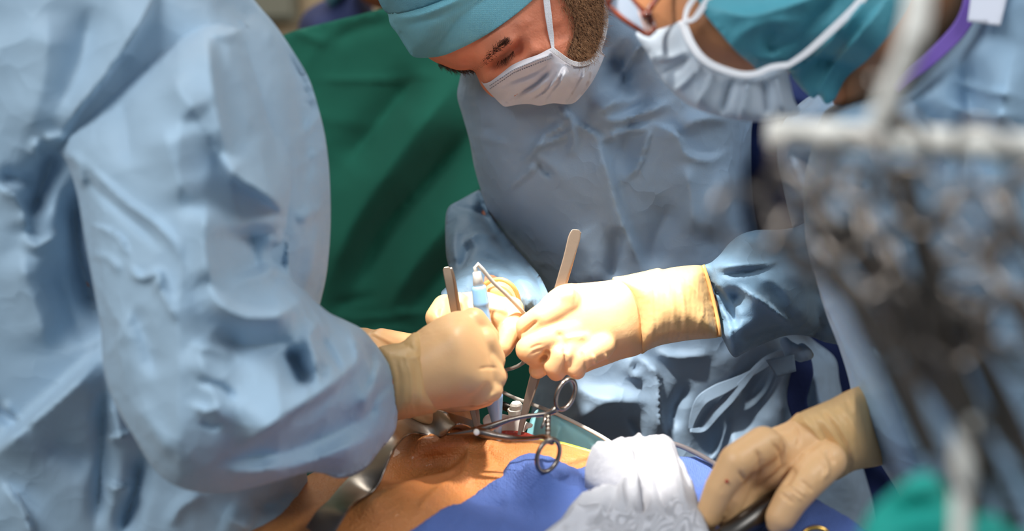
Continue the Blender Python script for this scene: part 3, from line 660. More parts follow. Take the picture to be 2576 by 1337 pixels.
# ================================================================== LEFT SURGEON
ls = thing('person', 'surgeon in light blue gown seen from behind the shoulder filling the left side', 'person', (-0.43, 1.5, 0))
lt_o = [(-420, -260), (300, -300), (520, -260), (590, -80), (640, 0), (692, 62), (738, 130), (776, 195), (802, 275), (819, 350), (829, 440), (832, 540), (829, 620), (820, 700), (800, 790), (780, 900), (768, 1010), (764, 1100), (770, 1180), (782, 1260), (792, 1337), (800, 1500), (800, 3300), (-420, 3300)]
lts = [([(400, -40), (330, 90), (255, 200), (190, 280), (145, 350)], 60, 0.0341, 's'), ([(150, 355), (110, 460), (70, 570)], 34, -0.0465), ([(200, 420), (190, 520), (200, 640), (235, 760), (255, 860)], 40, -0.0697),
       ([(-20, 466), (30, 490), (60, 540), (70, 590)], 26, 0.0248, 's'), ([(60, 590), (90, 620), (130, 600), (160, 590)], 16, 0.0186), ([(100, 350), (85, 380), (110, 400)], 12, 0.0109), ([(110, 350), (150, 345), (170, 350)], 10, 0.0093),
       ([(130, 640), (170, 760), (215, 880)], 50, -0.0341), ([(40, 620), (100, 800), (120, 900)], 60, 0.0186), ([(-10, 440), (60, 450), (100, 440)], 20, -0.0186),
       ([(-40, 1175), (60, 1085), (160, 1000), (265, 898)], 110, 0.0465, 's'), ([(-40, 1010), (50, 1070), (90, 1075)], 20, -0.0155), ([(0, 1010), (40, 1050), (60, 1080)], 10, 0.0093),
       ([(262, 940), (258, 1060), (252, 1200), (240, 1340)], 22, -0.0279), ([(270, 1000), (300, 1090), (260, 1100)], 16, 0.0124), ([(262, 1210), (300, 1232), (335, 1222)], 10, 0.0155, 's'), ([(262, 1100), (300, 1100), (330, 1085)], 12, 0.0155, 's'),
       ([(350, 1120), (345, 1220), (300, 1360)], 24, -0.0403), ([(100, 1100), (200, 1150), (250, 1165)], 40, -0.0186), ([(0, 1215), (60, 1290), (90, 1380)], 30, 0.0217, 's'), ([(420, 1337), (460, 1270), (520, 1250)], 14, 0.0093), 
       ([(640, 1290), (700, 1260), (745, 1230)], 22, -0.0186), ([(560, 1300), (640, 1337)], 30, 0.0186), ([(690, 60), (750, 220), (775, 400), (760, 520)], 30, -0.0279), ([(740, 360), (780, 320), (806, 280)], 8, 0.0093), ([(735, 430), (780, 400), (815, 370)], 7, 0.0062),
       ([(745, 560), (790, 530), (825, 528)], 16, 0.0124), ([(640, 20), (700, 120), (750, 250)], 22, 0.0155), ([(560, -20), (640, 60)], 26, -0.0186), ([(800, 560), (790, 640), (770, 720)], 18, 0.0124), ([(120, 20), (110, 200), (60, 360)], 60, 0.0155), ([(230, 0), (200, 160), (130, 300)], 40, -0.0124)]
lt = make(lt_o, upright(1.46), 0.12, 240, 10, 60, lts, cr=(0.005, 0.004, 31, 0.45), back=0.8)
part('gown', lt, M['gown_left'], ls)
lsl_o = [(505, 40), (560, 42), (612, 54), (640, 90), (668, 150), (690, 215), (712, 290), (732, 360), (742, 430), (738, 490), (728, 540), (724, 620), (728, 680), (740, 708), (768, 732), (800, 764), (830, 788), (872, 808), (910, 828), (940, 860), (965, 895), (985, 930), (998, 975), (1001, 1030), (996, 1080), (978, 1110), (955, 1135), (930, 1170), (895, 1195), (850, 1204), (812, 1192), (775, 1190), (735, 1200), (660, 1222), (570, 1240), (490, 1238), (425, 1214), (378, 1168), (335, 1098), (295, 1030), (268, 960), (258, 900), (254, 830), (240, 750), (224, 660), (208, 570), (194, 490), (172, 420), (140, 362), (178, 318), (250, 248), (330, 184), (430, 100)]
lsls = [([(508, 55), (524, 160), (545, 290), (575, 420)], 120, 0.0297, 's'), ([(640, 70), (690, 230), (725, 350), (738, 470)], 22, 0.0135, 's'), ([(600, 60), (650, 180), (690, 330), (705, 480)], 26, -0.0162),
        ([(730, 545), (690, 505), (640, 470), (592, 440), (550, 380)], 60, 0.0459, 's'), ([(560, 60), (610, 62)], 8, -0.0108), ([(505, 52), (470, 60), (440, 90)], 14, -0.0108), ([(520, 80), (560, 90), (610, 80)], 14, 0.0108),
        ([(200, 392), (250, 445), (320, 512), (390, 562), (432, 608), (462, 668)], 9, 0.0095), ([(185, 410), (235, 470), (300, 530), (370, 590), (420, 640)], 14, -0.0081),
        ([(160, 372), (200, 420), (208, 480)], 16, 0.0162), ([(215, 560), (260, 575), (300, 600), (330, 650)], 10, 0.0095, 's'), ([(225, 640), (270, 650), (310, 690)], 12, 0.0081), ([(320, 660), (350, 700), (400, 690), (390, 740)], 9, 0.0108), ([(380, 680), (420, 760), (450, 820)], 10, 0.0081),
        ([(630, 560), (640, 640), (655, 700)], 55, -0.0567), ([(520, 500), (515, 620), (530, 740)], 40, 0.0270), ([(690, 600), (700, 680), (680, 730)], 26, -0.0270),
        ([(520, 700), (548, 760), (610, 796), (690, 798), (740, 770), (765, 735)], 30, 0.0405), ([(540, 820), (600, 870), (690, 870), (750, 850)], 34, -0.0243),
        ([(820, 790), (780, 840), (790, 900), (800, 970)], 22, 0.0216), ([(720, 870), (750, 930), (785, 975)], 30, -0.0405), ([(800, 840), (840, 900), (860, 950)], 12, -0.0162), ([(810, 905), (812, 945), (826, 905)], 10, -0.0135),
        ([(905, 890), (862, 940), (800, 990), (720, 1040), (650, 1090), (585, 1134)], 90, 0.0540, 's'), ([(560, 1100), (540, 1000), (500, 900), (480, 860)], 40, 0.0162), ([(990, 1010), (900, 1060), (800, 1110), (660, 1150), (520, 1150)], 46, -0.0297),
        ([(960, 1090), (860, 1130), (760, 1170), (600, 1200)], 22, 0.0162), ([(960, 900), (930, 980), (900, 1040)], 18, 0.0162), ([(990, 960), (950, 1000), (930, 1060)], 10, -0.0135), ([(880, 830), (900, 900), (880, 960)], 12, 0.0162, 's'), ([(925, 860), (940, 920), (915, 990)], 10, -0.0108),
        ([(258, 905), (300, 850), (332, 772)], 40, 0.0108, 's'), ([(330, 770), (365, 850), (395, 960)], 30, -0.0135), ([(480, 870), (540, 880), (590, 900)], 18, 0.0108), ([(490, 950), (560, 980), (600, 1010)], 12, -0.0095), ([(480, 1020), (520, 1035), (560, 1020)], 9, 0.0081), ([(500, 1060), (540, 1075), (560, 1060)], 9, -0.0081),
        ([(400, 300), (440, 420), (480, 520)], 60, 0.0162), ([(300, 230), (320, 330), (330, 430)], 40, -0.0135), ([(430, 190), (500, 300)], 40, 0.0135), ([(560, 1180), (640, 1185), (720, 1160)], 16, 0.0108), ([(330, 1000), (380, 1080), (440, 1160)], 30, 0.0135)]
lsl = make(lsl_o, lerpx([(100, 1.40), (450, 1.37), (700, 1.42), (1000, 1.575)]), 0.075, 210, 7.5, 60, lsls, cr=(0.004, 0.005, 41, 0.45))
part('gown_sleeve', lsl, M['gown_left'], ls)
# inner body
torso_in = make([(-250, -200), (300, -260), (560, -100), (700, 200), (740, 500), (700, 900), (700, 3000), (-250, 3000)], upright(1.49), 0.07, 200, 18, 20)
arm = chain([(V(430, 180, 1.42), .032), (V(430, 900, 1.42), .03), (V(620, 1030, 1.46), .026), (V(1000, 960, 1.595), .02), (V(1090, 920, 1.61), .02)], 9)
hc = Vector((-0.20, 1.31, 1.63))
head = [ball(hc, 0.092, 16, (.86, 1.0, 1.12)), chain([(hc+Vector((-.02, -.02, -.06)), .05), (Vector((-.29, 1.37, 1.535)), .045)], 8), ball(hc+Vector((.045, .085, -.03)), .016, 8), ball(hc+Vector((-.01, .05, -.07)), .045, 8), ball(hc+Vector((.075, 0, -.02)), .02, 8, (.4, .8, 1.2))]
part('body', fuse([torso_in, arm]+head, 0.004, 3), M['skin'], ls)
cv, cf = ball(hc+Vector((0, 0, .012)), 0.098, 18, (.9, 1.03, 1.1)); keep = [q for q in cf if min(cv[i][2] for i in q) > hc.z-.01]
part('surgical_cap', (cv, keep), M['cap'], ls)
# right hand
pal = make([(960, 884), (1000, 866), (1050, 832), (1092, 804), (1120, 790), (1150, 781), (1184, 784), (1208, 804), (1232, 838), (1246, 870), (1252, 910), (1258, 958), (1254, 990), (1240, 1008), (1210, 1020), (1160, 1024), (1100, 1034), (1040, 1050), (1000, 1056), (975, 980)], lerpx([(950, 1.60), (1250, 1.615)]), 0.040, 105, 6, 40)
fing = [chain([(V(1190, 810, 1.615), .014), (V(1226, 850, 1.62), .012), (V(1215, 900, 1.655), .010), (V(1190, 920, 1.67), .009)]),
        chain([(V(1215, 860, 1.61), .0145), (V(1240, 905, 1.62), .0125), (V(1235, 940, 1.655), .0105), (V(1200, 950, 1.67), .009)]),
        chain([(V(1215, 910, 1.61), .0145), (V(1243, 950, 1.615), .0125), (V(1235, 975, 1.65), .0105), (V(1190, 980, 1.665), .009)]),
        chain([(V(1200, 950, 1.61), .014), (V(1236, 982, 1.612), .0115), (V(1210, 1000, 1.64), .0098), (V(1170, 1000, 1.655), .009)]),
        chain([(V(1080, 980, 1.63), .015), (V(1140, 1005, 1.65), .013), (V(1190, 1004, 1.655), .0115), (V(1222, 1000, 1.655), .0095)])]
lh = [([(1180, 1024), (1220, 1006), (1250, 985)], 7, 0.0025), ([(1165, 1010), (1200, 996), (1235, 960)], 9, -0.002), ([(1200, 930), (1230, 925), (1255, 928)], 4, -0.0008), ([(1120, 800), (1160, 900), (1150, 1000)], 30, 0.003)]
cuf = make([(950, 880), (985, 866), (1010, 862), (1040, 838), (1066, 842), (1090, 880), (1104, 940), (1104, 1000), (1098, 1036), (1050, 1048), (1000, 1058), (985, 1060), (960, 980)], lerpx([(940, 1.588), (1100, 1.607)]), 0.0425, 100, 5, 25,
           [([(1062, 842), (1094, 900), (1103, 970), (1096, 1036)], 8, 0.0022, 's'), ([(1030, 850), (1056, 920), (1060, 990), (1050, 1046)], 7, 0.0025), ([(1010, 870), (1034, 940), (1036, 1000), (1020, 1050)], 7, 0.0025), ([(1000, 860), (1040, 880), (1070, 920)], 6, -0.0025), ([(985, 880), (1005, 950), (1005, 1040)], 7, -0.0025), ([(1080, 880), (1050, 900), (1000, 900)], 5, .0015)])
g_l = glove(ls, 'glove', [pal]+fing, lh, cuf, None, 'tan gloved fist in shade nearest the camera')
# left hand, mostly behind the right one
pal = make([(880, 830), (908, 823), (940, 828), (970, 846), (1005, 868), (1070, 910), (1110, 980), (1090, 1040), (1020, 1030), (940, 960), (880, 900)], const(1.725), 0.028, 60, 7, 20)
fing = [chain([(V(1060, 960, 1.715), .0135), (V(1130, 1010, 1.70), .012), (V(1172, 1035, 1.70), .0105), (V(1182, 1052, 1.705), .009)]),
        chain([(V(1050, 980, 1.71), .0135), (V(1110, 1030, 1.69), .012), (V(1150, 1050, 1.69), .0105), (V(1166, 1062, 1.70), .009)]),
        chain([(V(1040, 1000, 1.71), .013), (V(1080, 1040, 1.69), .0115), (V(1120, 1055, 1.69), .0105), (V(1140, 1066, 1.70), .009)]),
        chain([(V(1010, 1000, 1.715), .012), (V(1050, 1040, 1.695), .0105), (V(1085, 1052, 1.69), .0095), (V(1105, 1060, 1.70), .008)]),
        chain([(V(960, 860, 1.72), .014), (V(1080, 880, 1.73), .013), (V(1180, 930, 1.73), .0115), (V(1225, 960, 1.725), .0098)])]
glove(ls, 'glove', [pal]+fing, [([(925, 838), (960, 850), (1000, 872)], 5, 0.0015)], None, None, 'half-hidden beige glove behind the near fist', 0.0016)

# ================================================================== RIGHT ASSISTANT
ra = thing('person', 'assistant with turquoise bonnet, glasses and flared mask leaning in at the right', 'person', (0.5, 1.6, 0))
rg_o = [(2460, -200), (2440, 0), (2408, 75), (2340, 145), (2262, 220), (2150, 245), (2075, 280), (2048, 350), (2028, 430), (2020, 500), (2026, 600), (2048, 690), (2078, 790), (2112, 880), (2136, 960), (2152, 1050), (2186, 1120), (2222, 1180), (2256, 1235), (2300, 1330), (2330, 1500), (2330, 3200), (3100, 3200), (3100, -200)]
rgs = [([(2100, 640), (2180, 820), (2260, 1040), (2330, 1240)], 50, 0.0224), ([(2190, 600), (2270, 800), (2330, 980)], 40, -0.0224), ([(2230, 750), (2260, 820), (2240, 900), (2290, 940)], 14, 0.0160), ([(2180, 860), (2240, 900), (2300, 960)], 12, -0.0128), ([(2400, 200), (2480, 230), (2560, 240)], 12, 0.0096), ([(2380, 260), (2460, 290), (2560, 290)], 14, 0.0096),
       ([(2560, 100), (2500, 400), (2520, 700)], 60, 0.0224), ([(2420, 120), (2440, 300), (2420, 500)], 40, -0.0224), ([(2380, 700), (2440, 900), (2500, 1100)], 60, -0.0256), ([(2300, 700), (2360, 900), (2420, 1100)], 40, 0.0192), ([(2280, 250), (2360, 330), (2380, 460)], 26, -0.0192)]
rg = make(rg_o, upright(1.46), 0.08, 90, 9, 20, rgs, cr=(0.005, 0.006, 51, 0.55), back=0.8)
part('gown', rg, M['gown_right'], ra)
part('collar_trim', band([(2452, -60, 1.386), (2440, 20, 1.386), (2412, 75, 1.388), (2345, 143, 1.392), (2290, 190, 1.402), (2256, 226, 1.41)], [40, 42, 40, 36, 32, 22], 0.003), M['purple'], ra)
wt = make([(2446, -40), (2540, -30), (2532, 0), (2516, 66), (2434, 54)], const(1.375), 0, 0, 10, 0, thick=0.001, sharp=True)
part('name_patch', wt, M['white_tag'], ra, 'blank white patch below the collar')
rh_o = [(1560, -200), (1590, -60), (1596, 10), (1610, 60), (1628, 100), (1660, 150), (1720, 190), (1800, 205), (1900, 205), (1980, 190), (2060, 150), (2160, 190), (2240, 210), (2290, 130), (2340, 40), (2360, -80), (2300, -300), (1900, -420), (1660, -350)]
rh = make(rh_o, const(1.46), 0.075, 170, 8, 50, [([(1740, 30), (1800, 90), (1880, 150)], 30, 0.004), ([(1600, 0), (1650, 40)], 14, 0.004)])
neck = make([(2050, -100), (2440, -150), (2445, 0), (2400, 70), (2330, 138), (2262, 205), (2190, 260), (2100, 275)], const(1.495), 0.045, 70, 8, 10)
tin = make([(2420, 260), (2600, 60), (2950, 80), (2950, 3000), (2480, 3000), (2320, 1000), (2260, 500)], upright(1.54), 0.04, 150, 18, 10)
arm = chain([(V(2420, 600, 1.55), .022), (V(2420, 980, 1.60), .012), (V(2260, 1070, 1.625), .009), (V(2170, 1095, 1.575), .009), (V(2110, 1110, 1.52), .014)], 9)
rb = part('body', fuse([rh, neck, tin, arm], 0.004, 4), M['skin_right'], ra)
# bonnet
bn_o = [(1700, -160), (1745, -30), (1768, 28), (1806, 76), (1850, 128), (1885, 158), (1918, 182), (1975, 170), (1995, 198), (2025, 232), (2046, 248), (2060, 240), (2078, 262), (2100, 250), (2130, 196), (2185, 148), (2235, 90), (2275, 30), (2296, -20), (2340, -160), (2200, -380), (1900, -420), (1720, -320)]
bns = [([(1790, 20), (1880, 40), (2000, 10), (2080, -20)], 22, 0.010), ([(1850, 90), (1920, 60), (2010, 50)], 20, 0.008), ([(1900, 130), (1990, 110), (2060, 40), (2130, -20)], 24, -0.010), ([(1990, 190), (2060, 130), (2130, 60), (2190, -20)], 22, 0.014, 's'), ([(2056, 240), (2100, 160), (2160, 90), (2230, 0)], 24, 0.012, 's'), ([(1960, 60), (1930, 110), (1960, 140)], 18, -0.01), ([(1770, 30), (1850, 126), (1916, 180)], 6, 0.003)]
bn = make(bn_o, None, 0.006, 30, 6, 6, bns, thick=0.003, under=rh, off=0.012, cr=(0.004, 0.009, 61, .6))
bno = part('surgical_bonnet', bn, M['capright'], ra)
# mask
mr_o = [(1600, 84), (1636, 80), (1680, 66), (1716, 52), (1730, 60), (1738, 96), (1756, 134), (1782, 160), (1820, 176), (1866, 188), (1900, 186), (1940, 172), (1978, 166), (1986, 200), (1998, 250), (2012, 284), (1990, 292), (1948, 300), (1900, 307), (1850, 302), (1790, 288), (1730, 262), (1690, 230), (1656, 190), (1632, 140)]
mrs = [([(1635, 150), (1680, 146), (1728, 130)], 8, 0.008), ([(1660, 190), (1700, 170), (1745, 140)], 8, -0.006), ([(1690, 232), (1730, 200), (1765, 158)], 9, 0.010, 's'), ([(1750, 270), (1775, 225), (1795, 176)], 9, 0.010, 's'), ([(1810, 294), (1828, 240), (1842, 190)], 9, -0.010), ([(1860, 302), (1875, 250), (1880, 194)], 9, 0.010, 's'), ([(1930, 300), (1925, 240), (1915, 190)], 9, -0.008), ([(1975, 292), (1965, 240), (1950, 180)], 7, 0.006)]
mr = make(mr_o, lerpx([(1600, 1.42), (1750, 1.385), (1950, 1.39), (2010, 1.41)]), 0.008, 40, 5, 8, mrs, thick=0.0015)
mro = part('face_mask', mr, M['mask_right'], ra)
part('mask_binding', band([(1714, 52, 1.375), (1722, 70, 1.375), (1738, 108, 1.374), (1764, 144, 1.372), (1800, 168, 1.372), (1860, 187, 1.372), (1900, 186, 1.372), (1940, 170, 1.372), (1982, 164, 1.374)], [20, 18, 16, 15], 0.003), M['mask_edge'], mro)
part('mask_tie', band([(1980, 166, 1.374), (2030, 132, 1.370), (2090, 78, 1.366), (2150, 20, 1.364), (2190, -30, 1.364)], [14, 18, 20, 20], 0.002), M['mask_edge'], mro)
part('mask_tie', band([(1722, 54, 1.374), (1745, 48, 1.372), (1768, 18, 1.370), (1786, -10, 1.368), (1800, -40, 1.366)], [10, 16, 18, 18], 0.002), M['mask_edge'], mro)
part('mask_tie', band([(1722, 50, 1.376), (1730, 20, 1.376), (1750, -10, 1.374), (1770, -40, 1.37)], [10, 14, 14, 14], 0.002), M['mask_edge'], mro)
# glasses
gl = thing('glasses', 'brown tortoiseshell glasses worn by the assistant at the right', 'glasses', V(1600, 30, 1.375))
part('frame', tube([V(1540, -10, 1.37), V(1530, 10, 1.372), V(1560, 42, 1.372), (V(1600, 70, 1.37)), V(1632, 88, 1.37), V(1646, 76, 1.37), V(1640, 50, 1.372), V(1600, 10, 1.374), V(1575, -20, 1.375), V(1550, -30, 1.373)], 0.0022, 8, closed=True, step=0.004), M['frame'], gl)
part('temple', tube([V(1640, 60, 1.372), V(1632, 36, 1.372), V(1640, 14, 1.38), V(1700, -60, 1.39)], [0.003, .003, .0026, .002], 8, step=0.004), M['frame'], gl)
part('hinge', tube([V(1614, 40, 1.368), V(1640, 34, 1.368)], 0.0035, 8), M['frame'], gl)
lz = make([(1540, -6), (1562, 36), (1600, 64), (1632, 80), (1638, 52), (1600, 14), (1572, -16)], const(1.372), 0, 0, 8, 0, thick=0.001)
part('lens', lz, M['lens'], gl)
# hand
pal = make([(2010, 1036), (1980, 1060), (1930, 1080), (1880, 1104), (1850, 1122), (1846, 1160), (1870, 1200), (1900, 1250), (1960, 1250), (2030, 1250), (2080, 1222), (2130, 1180), (2160, 1120), (2120, 1050)], lerpx([(1800, 1.485), (2200, 1.52)]), 0.032, 85, 7, 30)
fing = [chain([(V(1920, 1120, 1.468), .0165), (V(1852, 1162, 1.452), .0155), (V(1810, 1230, 1.455), .0135), (V(1782, 1300, 1.462), .0118), (V(1772, 1320, 1.466), .009)]),
        chain([(V(1900, 1170, 1.49), .0155), (V(1860, 1200, 1.485), .0145), (V(1838, 1262, 1.475), .0125), (V(1830, 1306, 1.475), .0105)]),
        chain([(V(1960, 1200, 1.50), .0145), (V(1880, 1230, 1.49), .013), (V(1858, 1280, 1.48), .0115), (V(1850, 1300, 1.48), .0098)]),
        chain([(V(1980, 1200, 1.51), .014), (V(1920, 1230, 1.50), .0125), (V(1880, 1270, 1.49), .0108), (V(1868, 1290, 1.49), .0092)]),
        chain([(V(2080, 1160, 1.478), .0175), (V(2030, 1210, 1.46), .0165), (V(1990, 1258, 1.452), .0148), (V(1964, 1302, 1.452), .0135), (V(1958, 1316, 1.453), .0108)])]
ha = [([(1960, 1240), (1978, 1252), (1998, 1270)], 4, -0.0018), ([(1990, 1220), (2010, 1236), (2030, 1250)], 4, 0.0018), ([(2010, 1206), (2030, 1222), (2046, 1240)], 4, -0.0018), ([(1985, 1235), (2005, 1250), (2020, 1262)], 3.5, 0.0016), ([(2000, 1175), (1985, 1200), (1970, 1222)], 9, -0.0045), ([(2040, 1130), (2020, 1150), (1990, 1180)], 5, 0.0028),
      ([(1900, 1130), (1915, 1160), (1900, 1200)], 6, -0.003), ([(1950, 1090), (1975, 1120), (1980, 1160)], 5, 0.0025), ([(1940, 1110), (1962, 1140), (1968, 1180)], 5, -0.0025), ([(1995, 1070), (2010, 1100), (2006, 1130)], 5, -0.0025), ([(1985, 1160), (1950, 1200), (1900, 1235)], 8, -0.003),
      ([(1855, 1180), (1880, 1215), (1892, 1190)], 5, -0.002), ([(2060, 1140), (2080, 1180), (2070, 1210)], 6, 0.0025), ([(2078, 1130), (2100, 1170)], 5, -0.002)]
cuf = make([(1990, 1062), (2010, 1040), (2060, 1018), (2092, 1004), (2128, 985), (2165, 972), (2215, 975), (2245, 1060), (2250, 1140), (2220, 1170), (2150, 1185), (2100, 1210), (2060, 1190), (2020, 1110)], lerpx([(1980, 1.495), (2150, 1.520), (2190, 1.550), (2250, 1.63)]), 0.036, 100, 5, 25,
           [([(2010, 1042), (2050, 1090), (2090, 1150), (2104, 1206)], 7, 0.003), ([(2040, 1026), (2080, 1070), (2116, 1130), (2130, 1190)], 7, 0.003), ([(2064, 1018), (2110, 1070), (2140, 1130), (2150, 1184)], 7, 0.003), ([(2100, 1010), (2140, 1060), (2164, 1120), (2168, 1180)], 7, 0.0025), ([(2024, 1034), (2066, 1084), (2102, 1140)], 6, -0.0025), ([(2052, 1022), (2094, 1070), (2130, 1130)], 6, -0.0025), ([(2120, 1000), (2160, 1060)], 8, -0.002)])
g_r = glove(ra, 'glove', [pal]+fing, ha, cuf, None, 'wrinkled beige glove at the lower right pinching a dark tube')
part('blood_spot', ball(V(1828, 1212, 1.438), 0.0016, 6), M['blood'], g_r)
tb = thing('suction_tube', 'dark shiny tube held in the gloved hand at the lower right', 'tube', V(1880, 1320, 1.47))
part('shaft', lathe(V(1800, 1372, 1.44), V(2010, 1225, 1.50), [(0, .008), (.02, .0105), (.5, .011), (.9, .0105), (.92, .008), (1, .006)]), M['steel_dark'], tb)
part('collar', lathe(V(1800, 1372, 1.44), V(1812, 1364, 1.443), [(0, .0115), (.1, .0125), (.9, .0125), (1, .0115)]), M['steel_dark'], tb)

# ================================================================== PATIENT
pt = thing('person', 'patient lying down with bare iodine-stained orange skin around the incision', 'person', (0, 1.45, 0.9))
ZP = 0.965
sk_o = [(600, 1330), (680, 1250), (760, 1205), (860, 1150), (920, 1100), (960, 1068), (1010, 1056), (1080, 1062), (1150, 1076), (1200, 1090), (1236, 1104), (1262, 1112), (1300, 1110), (1334, 1103), (1380, 1110), (1430, 1122), (1480, 1137), (1540, 1152), (1640, 1185), (1800, 1240), (2000, 1300), (2100, 1600), (1900, 1800), (700, 1800), (600, 1500)]
def hump(cx, cy, sx, sy, a, ang=0):
    def f(p):
        x = p[:, 0]-cx; y = p[:, 1]-cy; c, s = math.cos(ang), math.sin(ang); u = x*c+y*s; v = -x*s+y*c
        return a*np.exp(-(u/sx)**2-(v/sy)**2)
    return f
hm = [hump(1100, 1110, 140, 45, 0.014), hump(1190, 1260, 90, 40, -0.010, 0.4), hump(1000, 1300, 130, 60, 0.012), hump(1400, 1160, 120, 30, 0.006), hump(1080, 1190, 120, 26, -0.010, -0.25)]
skd = level(ZP, lambda p: sum(h(p) for h in hm))
sks = [([(1010, 1190), (1080, 1180), (1160, 1160)], 8, 0.004), ([(1040, 1330), (1120, 1250), (1200, 1230)], 16, 0.006), ([(1150, 1110), (1180, 1180), (1150, 1250)], 14, 0.005), ([(900, 1330), (980, 1270), (1080, 1230)], 20, 0.006), ([(1180, 1092), (1210, 1130), (1250, 1180), (1272, 1210)], 12, -0.003), ([(970, 1240), (1040, 1210), (1120, 1190), (1180, 1150)], 14, -0.006), ([(1090, 1330), (1140, 1290), (1210, 1262)], 4, -0.0022), ([(1060, 1270), (1110, 1290), (1180, 1290)], 3, -0.0018), ([(1230, 1105), (1290, 1120), (1350, 1112)], 8, 0.003)]
sk = make(sk_o, skd, 0.008, 30, 8, 6, sks, thick=0.12, dirz=True)
pbody = part('body', sk, M['patient'], pt)
wn = make([(1228, 1106), (1240, 1094), (1262, 1085), (1290, 1084), (1320, 1088), (1348, 1099), (1338, 1110), (1310, 1117), (1270, 1119), (1250, 1115)], lerpx([(1230, 1.704), (1340, 1.704)]), 0.010, 14, 3, 4, [([(1240, 1100), (1290, 1090), (1340, 1100)], 6, -.006)])
part('incision', wn, M['wound'], pbody)
mo = [(1093, 1222), (1205, 1222), (1105, 1263), (1147, 1248), (940, 1310), (1010, 1190), (1330, 1180), (1370, 1132), (1196, 1102), (1163, 1128)]
for i, (x, y) in enumerate(mo):
    d = float(sk.depth(np.array([[x, y]], float))[0]); part('mole', ball(V(x, y, d-.0002), 0.0011 if i < 4 else 0.0007, 5, (1, 1, .5)), M['blood'], pbody)
# operating table underneath
ot = thing('operating_table', 'padded operating table under the patient', 'table', (0.05, 1.4, 0))
part('mattress', boxmesh((-0.14, 1.1, 0.74), (0.40, 1.62, 0.835)), M['cable_dark'], ot, smooth=False, bevel=0.02)
part('tabletop', boxmesh((-0.15, 1.08, 0.70), (0.41, 1.63, 0.74)), M['steel_dull'], ot, smooth=False, bevel=0.005)
part('column', boxmesh((0.0, 1.25, 0.08), (0.24, 1.50, 0.70)), M['steel_dull'], ot, smooth=False, bevel=0.02)
part('base', boxmesh((-0.14, 1.1, 0.0), (0.38, 1.6, 0.08)), M['steel_dull'], ot, smooth=False, bevel=0.02)
# blue drape over the belly
bd_o = [(880, 1450), (960, 1390), (1060, 1334), (1120, 1300), (1180, 1264), (1225, 1230), (1262, 1208), (1266, 1186), (1288, 1164), (1320, 1152), (1356, 1152), (1400, 1166), (1440, 1184), (1478, 1172), (1530, 1158), (1600, 1152), (1700, 1152), (1770, 1162), (1850, 1190), (2000, 1240), (2160, 1330), (2300, 1450), (2200, 1800), (900, 1800)]
bds = [([(1266, 1206), (1300, 1232), (1350, 1252), (1420, 1280), (1500, 1290)], 26, 0.012, 's'), ([(1500, 1240), (1420, 1238), (1340, 1220), (1290, 1190)], 30, 0.007), ([(1170, 1284), (1220, 1292), (1280, 1300)], 8, -0.004), ([(1430, 1186), (1500, 1230), (1540, 1270)], 22, -0.006), ([(1060, 1334), (1180, 1266), (1262, 1210)], 8, 0.003), ([(1800, 1310), (1900, 1290), (2020, 1320)], 20, 0.008)]
bdr = make(bd_o, level(ZP+0.006, lambda p: sum(h(p) for h in hm)), 0.012, 26, 7, 4, bds, thick=0.014, dirz=True, cr=(0.006, 0.01, 71, .3))
solo('surgical_drape', bdr, M['blue_drape'], 'royal blue textured drape spread over the patient in front of the incision', 'drape')
# gauze towel
gz_o = [(1330, 1420), (1404, 1336), (1424, 1304), (1446, 1288), (1490, 1280), (1520, 1264), (1546, 1256), (1572, 1246), (1566, 1232), (1540, 1222), (1516, 1214), (1484, 1196), (1472, 1184), (1474, 1172), (1492, 1160), (1520, 1152), (1540, 1138), (1562, 1128), (1600, 1122), (1650, 1120), (1688, 1128), (1706, 1144), (1714, 1172), (1732, 1208), (1748, 1246), (1764, 1290), (1780, 1330), (1800, 1420), (1760, 1700), (1380, 1700)]
gzs = [([(1500, 1160), (1490, 1185), (1560, 1200), (1620, 1220)], 16, 0.010), ([(1560, 1140), (1580, 1200), (1600, 1260), (1610, 1320)], 14, 0.010, 's'), ([(1620, 1130), (1640, 1200), (1660, 1280), (1670, 1340)], 12, -0.008), ([(1660, 1130), (1690, 1200), (1710, 1280), (1730, 1340)], 8, 0.006), ([(1610, 1260), (1620, 1300), (1600, 1340)], 14, -0.016), ([(1440, 1310), (1500, 1292), (1560, 1290)], 14, 0.008),
       ([(1580, 1250), (1560, 1290), (1570, 1337)], 10, 0.008), ([(1520, 1180), (1560, 1166), (1610, 1170)], 7, -0.005), ([(1700, 1180), (1720, 1240), (1745, 1300)], 6, -0.004), ([(1540, 1310), (1520, 1337)], 8, -0.006), ([(1600, 1130), (1620, 1170), (1640, 1180)], 7, 0.005)]
gzz = make(gz_o, lambda p: level(ZP+0.03, lambda p: np.clip((1250-p[:, 1])/130, 0, 1)*0.012)(p), 0.020, 30, 5, 6, gzs, thick=0.030, dirz=True, cr=(0.006, 0.011, 81, .6))
solo('gauze_towel', gzz, M['gauze'], 'crumpled white gauze towel lying on the royal blue drape', 'towel')
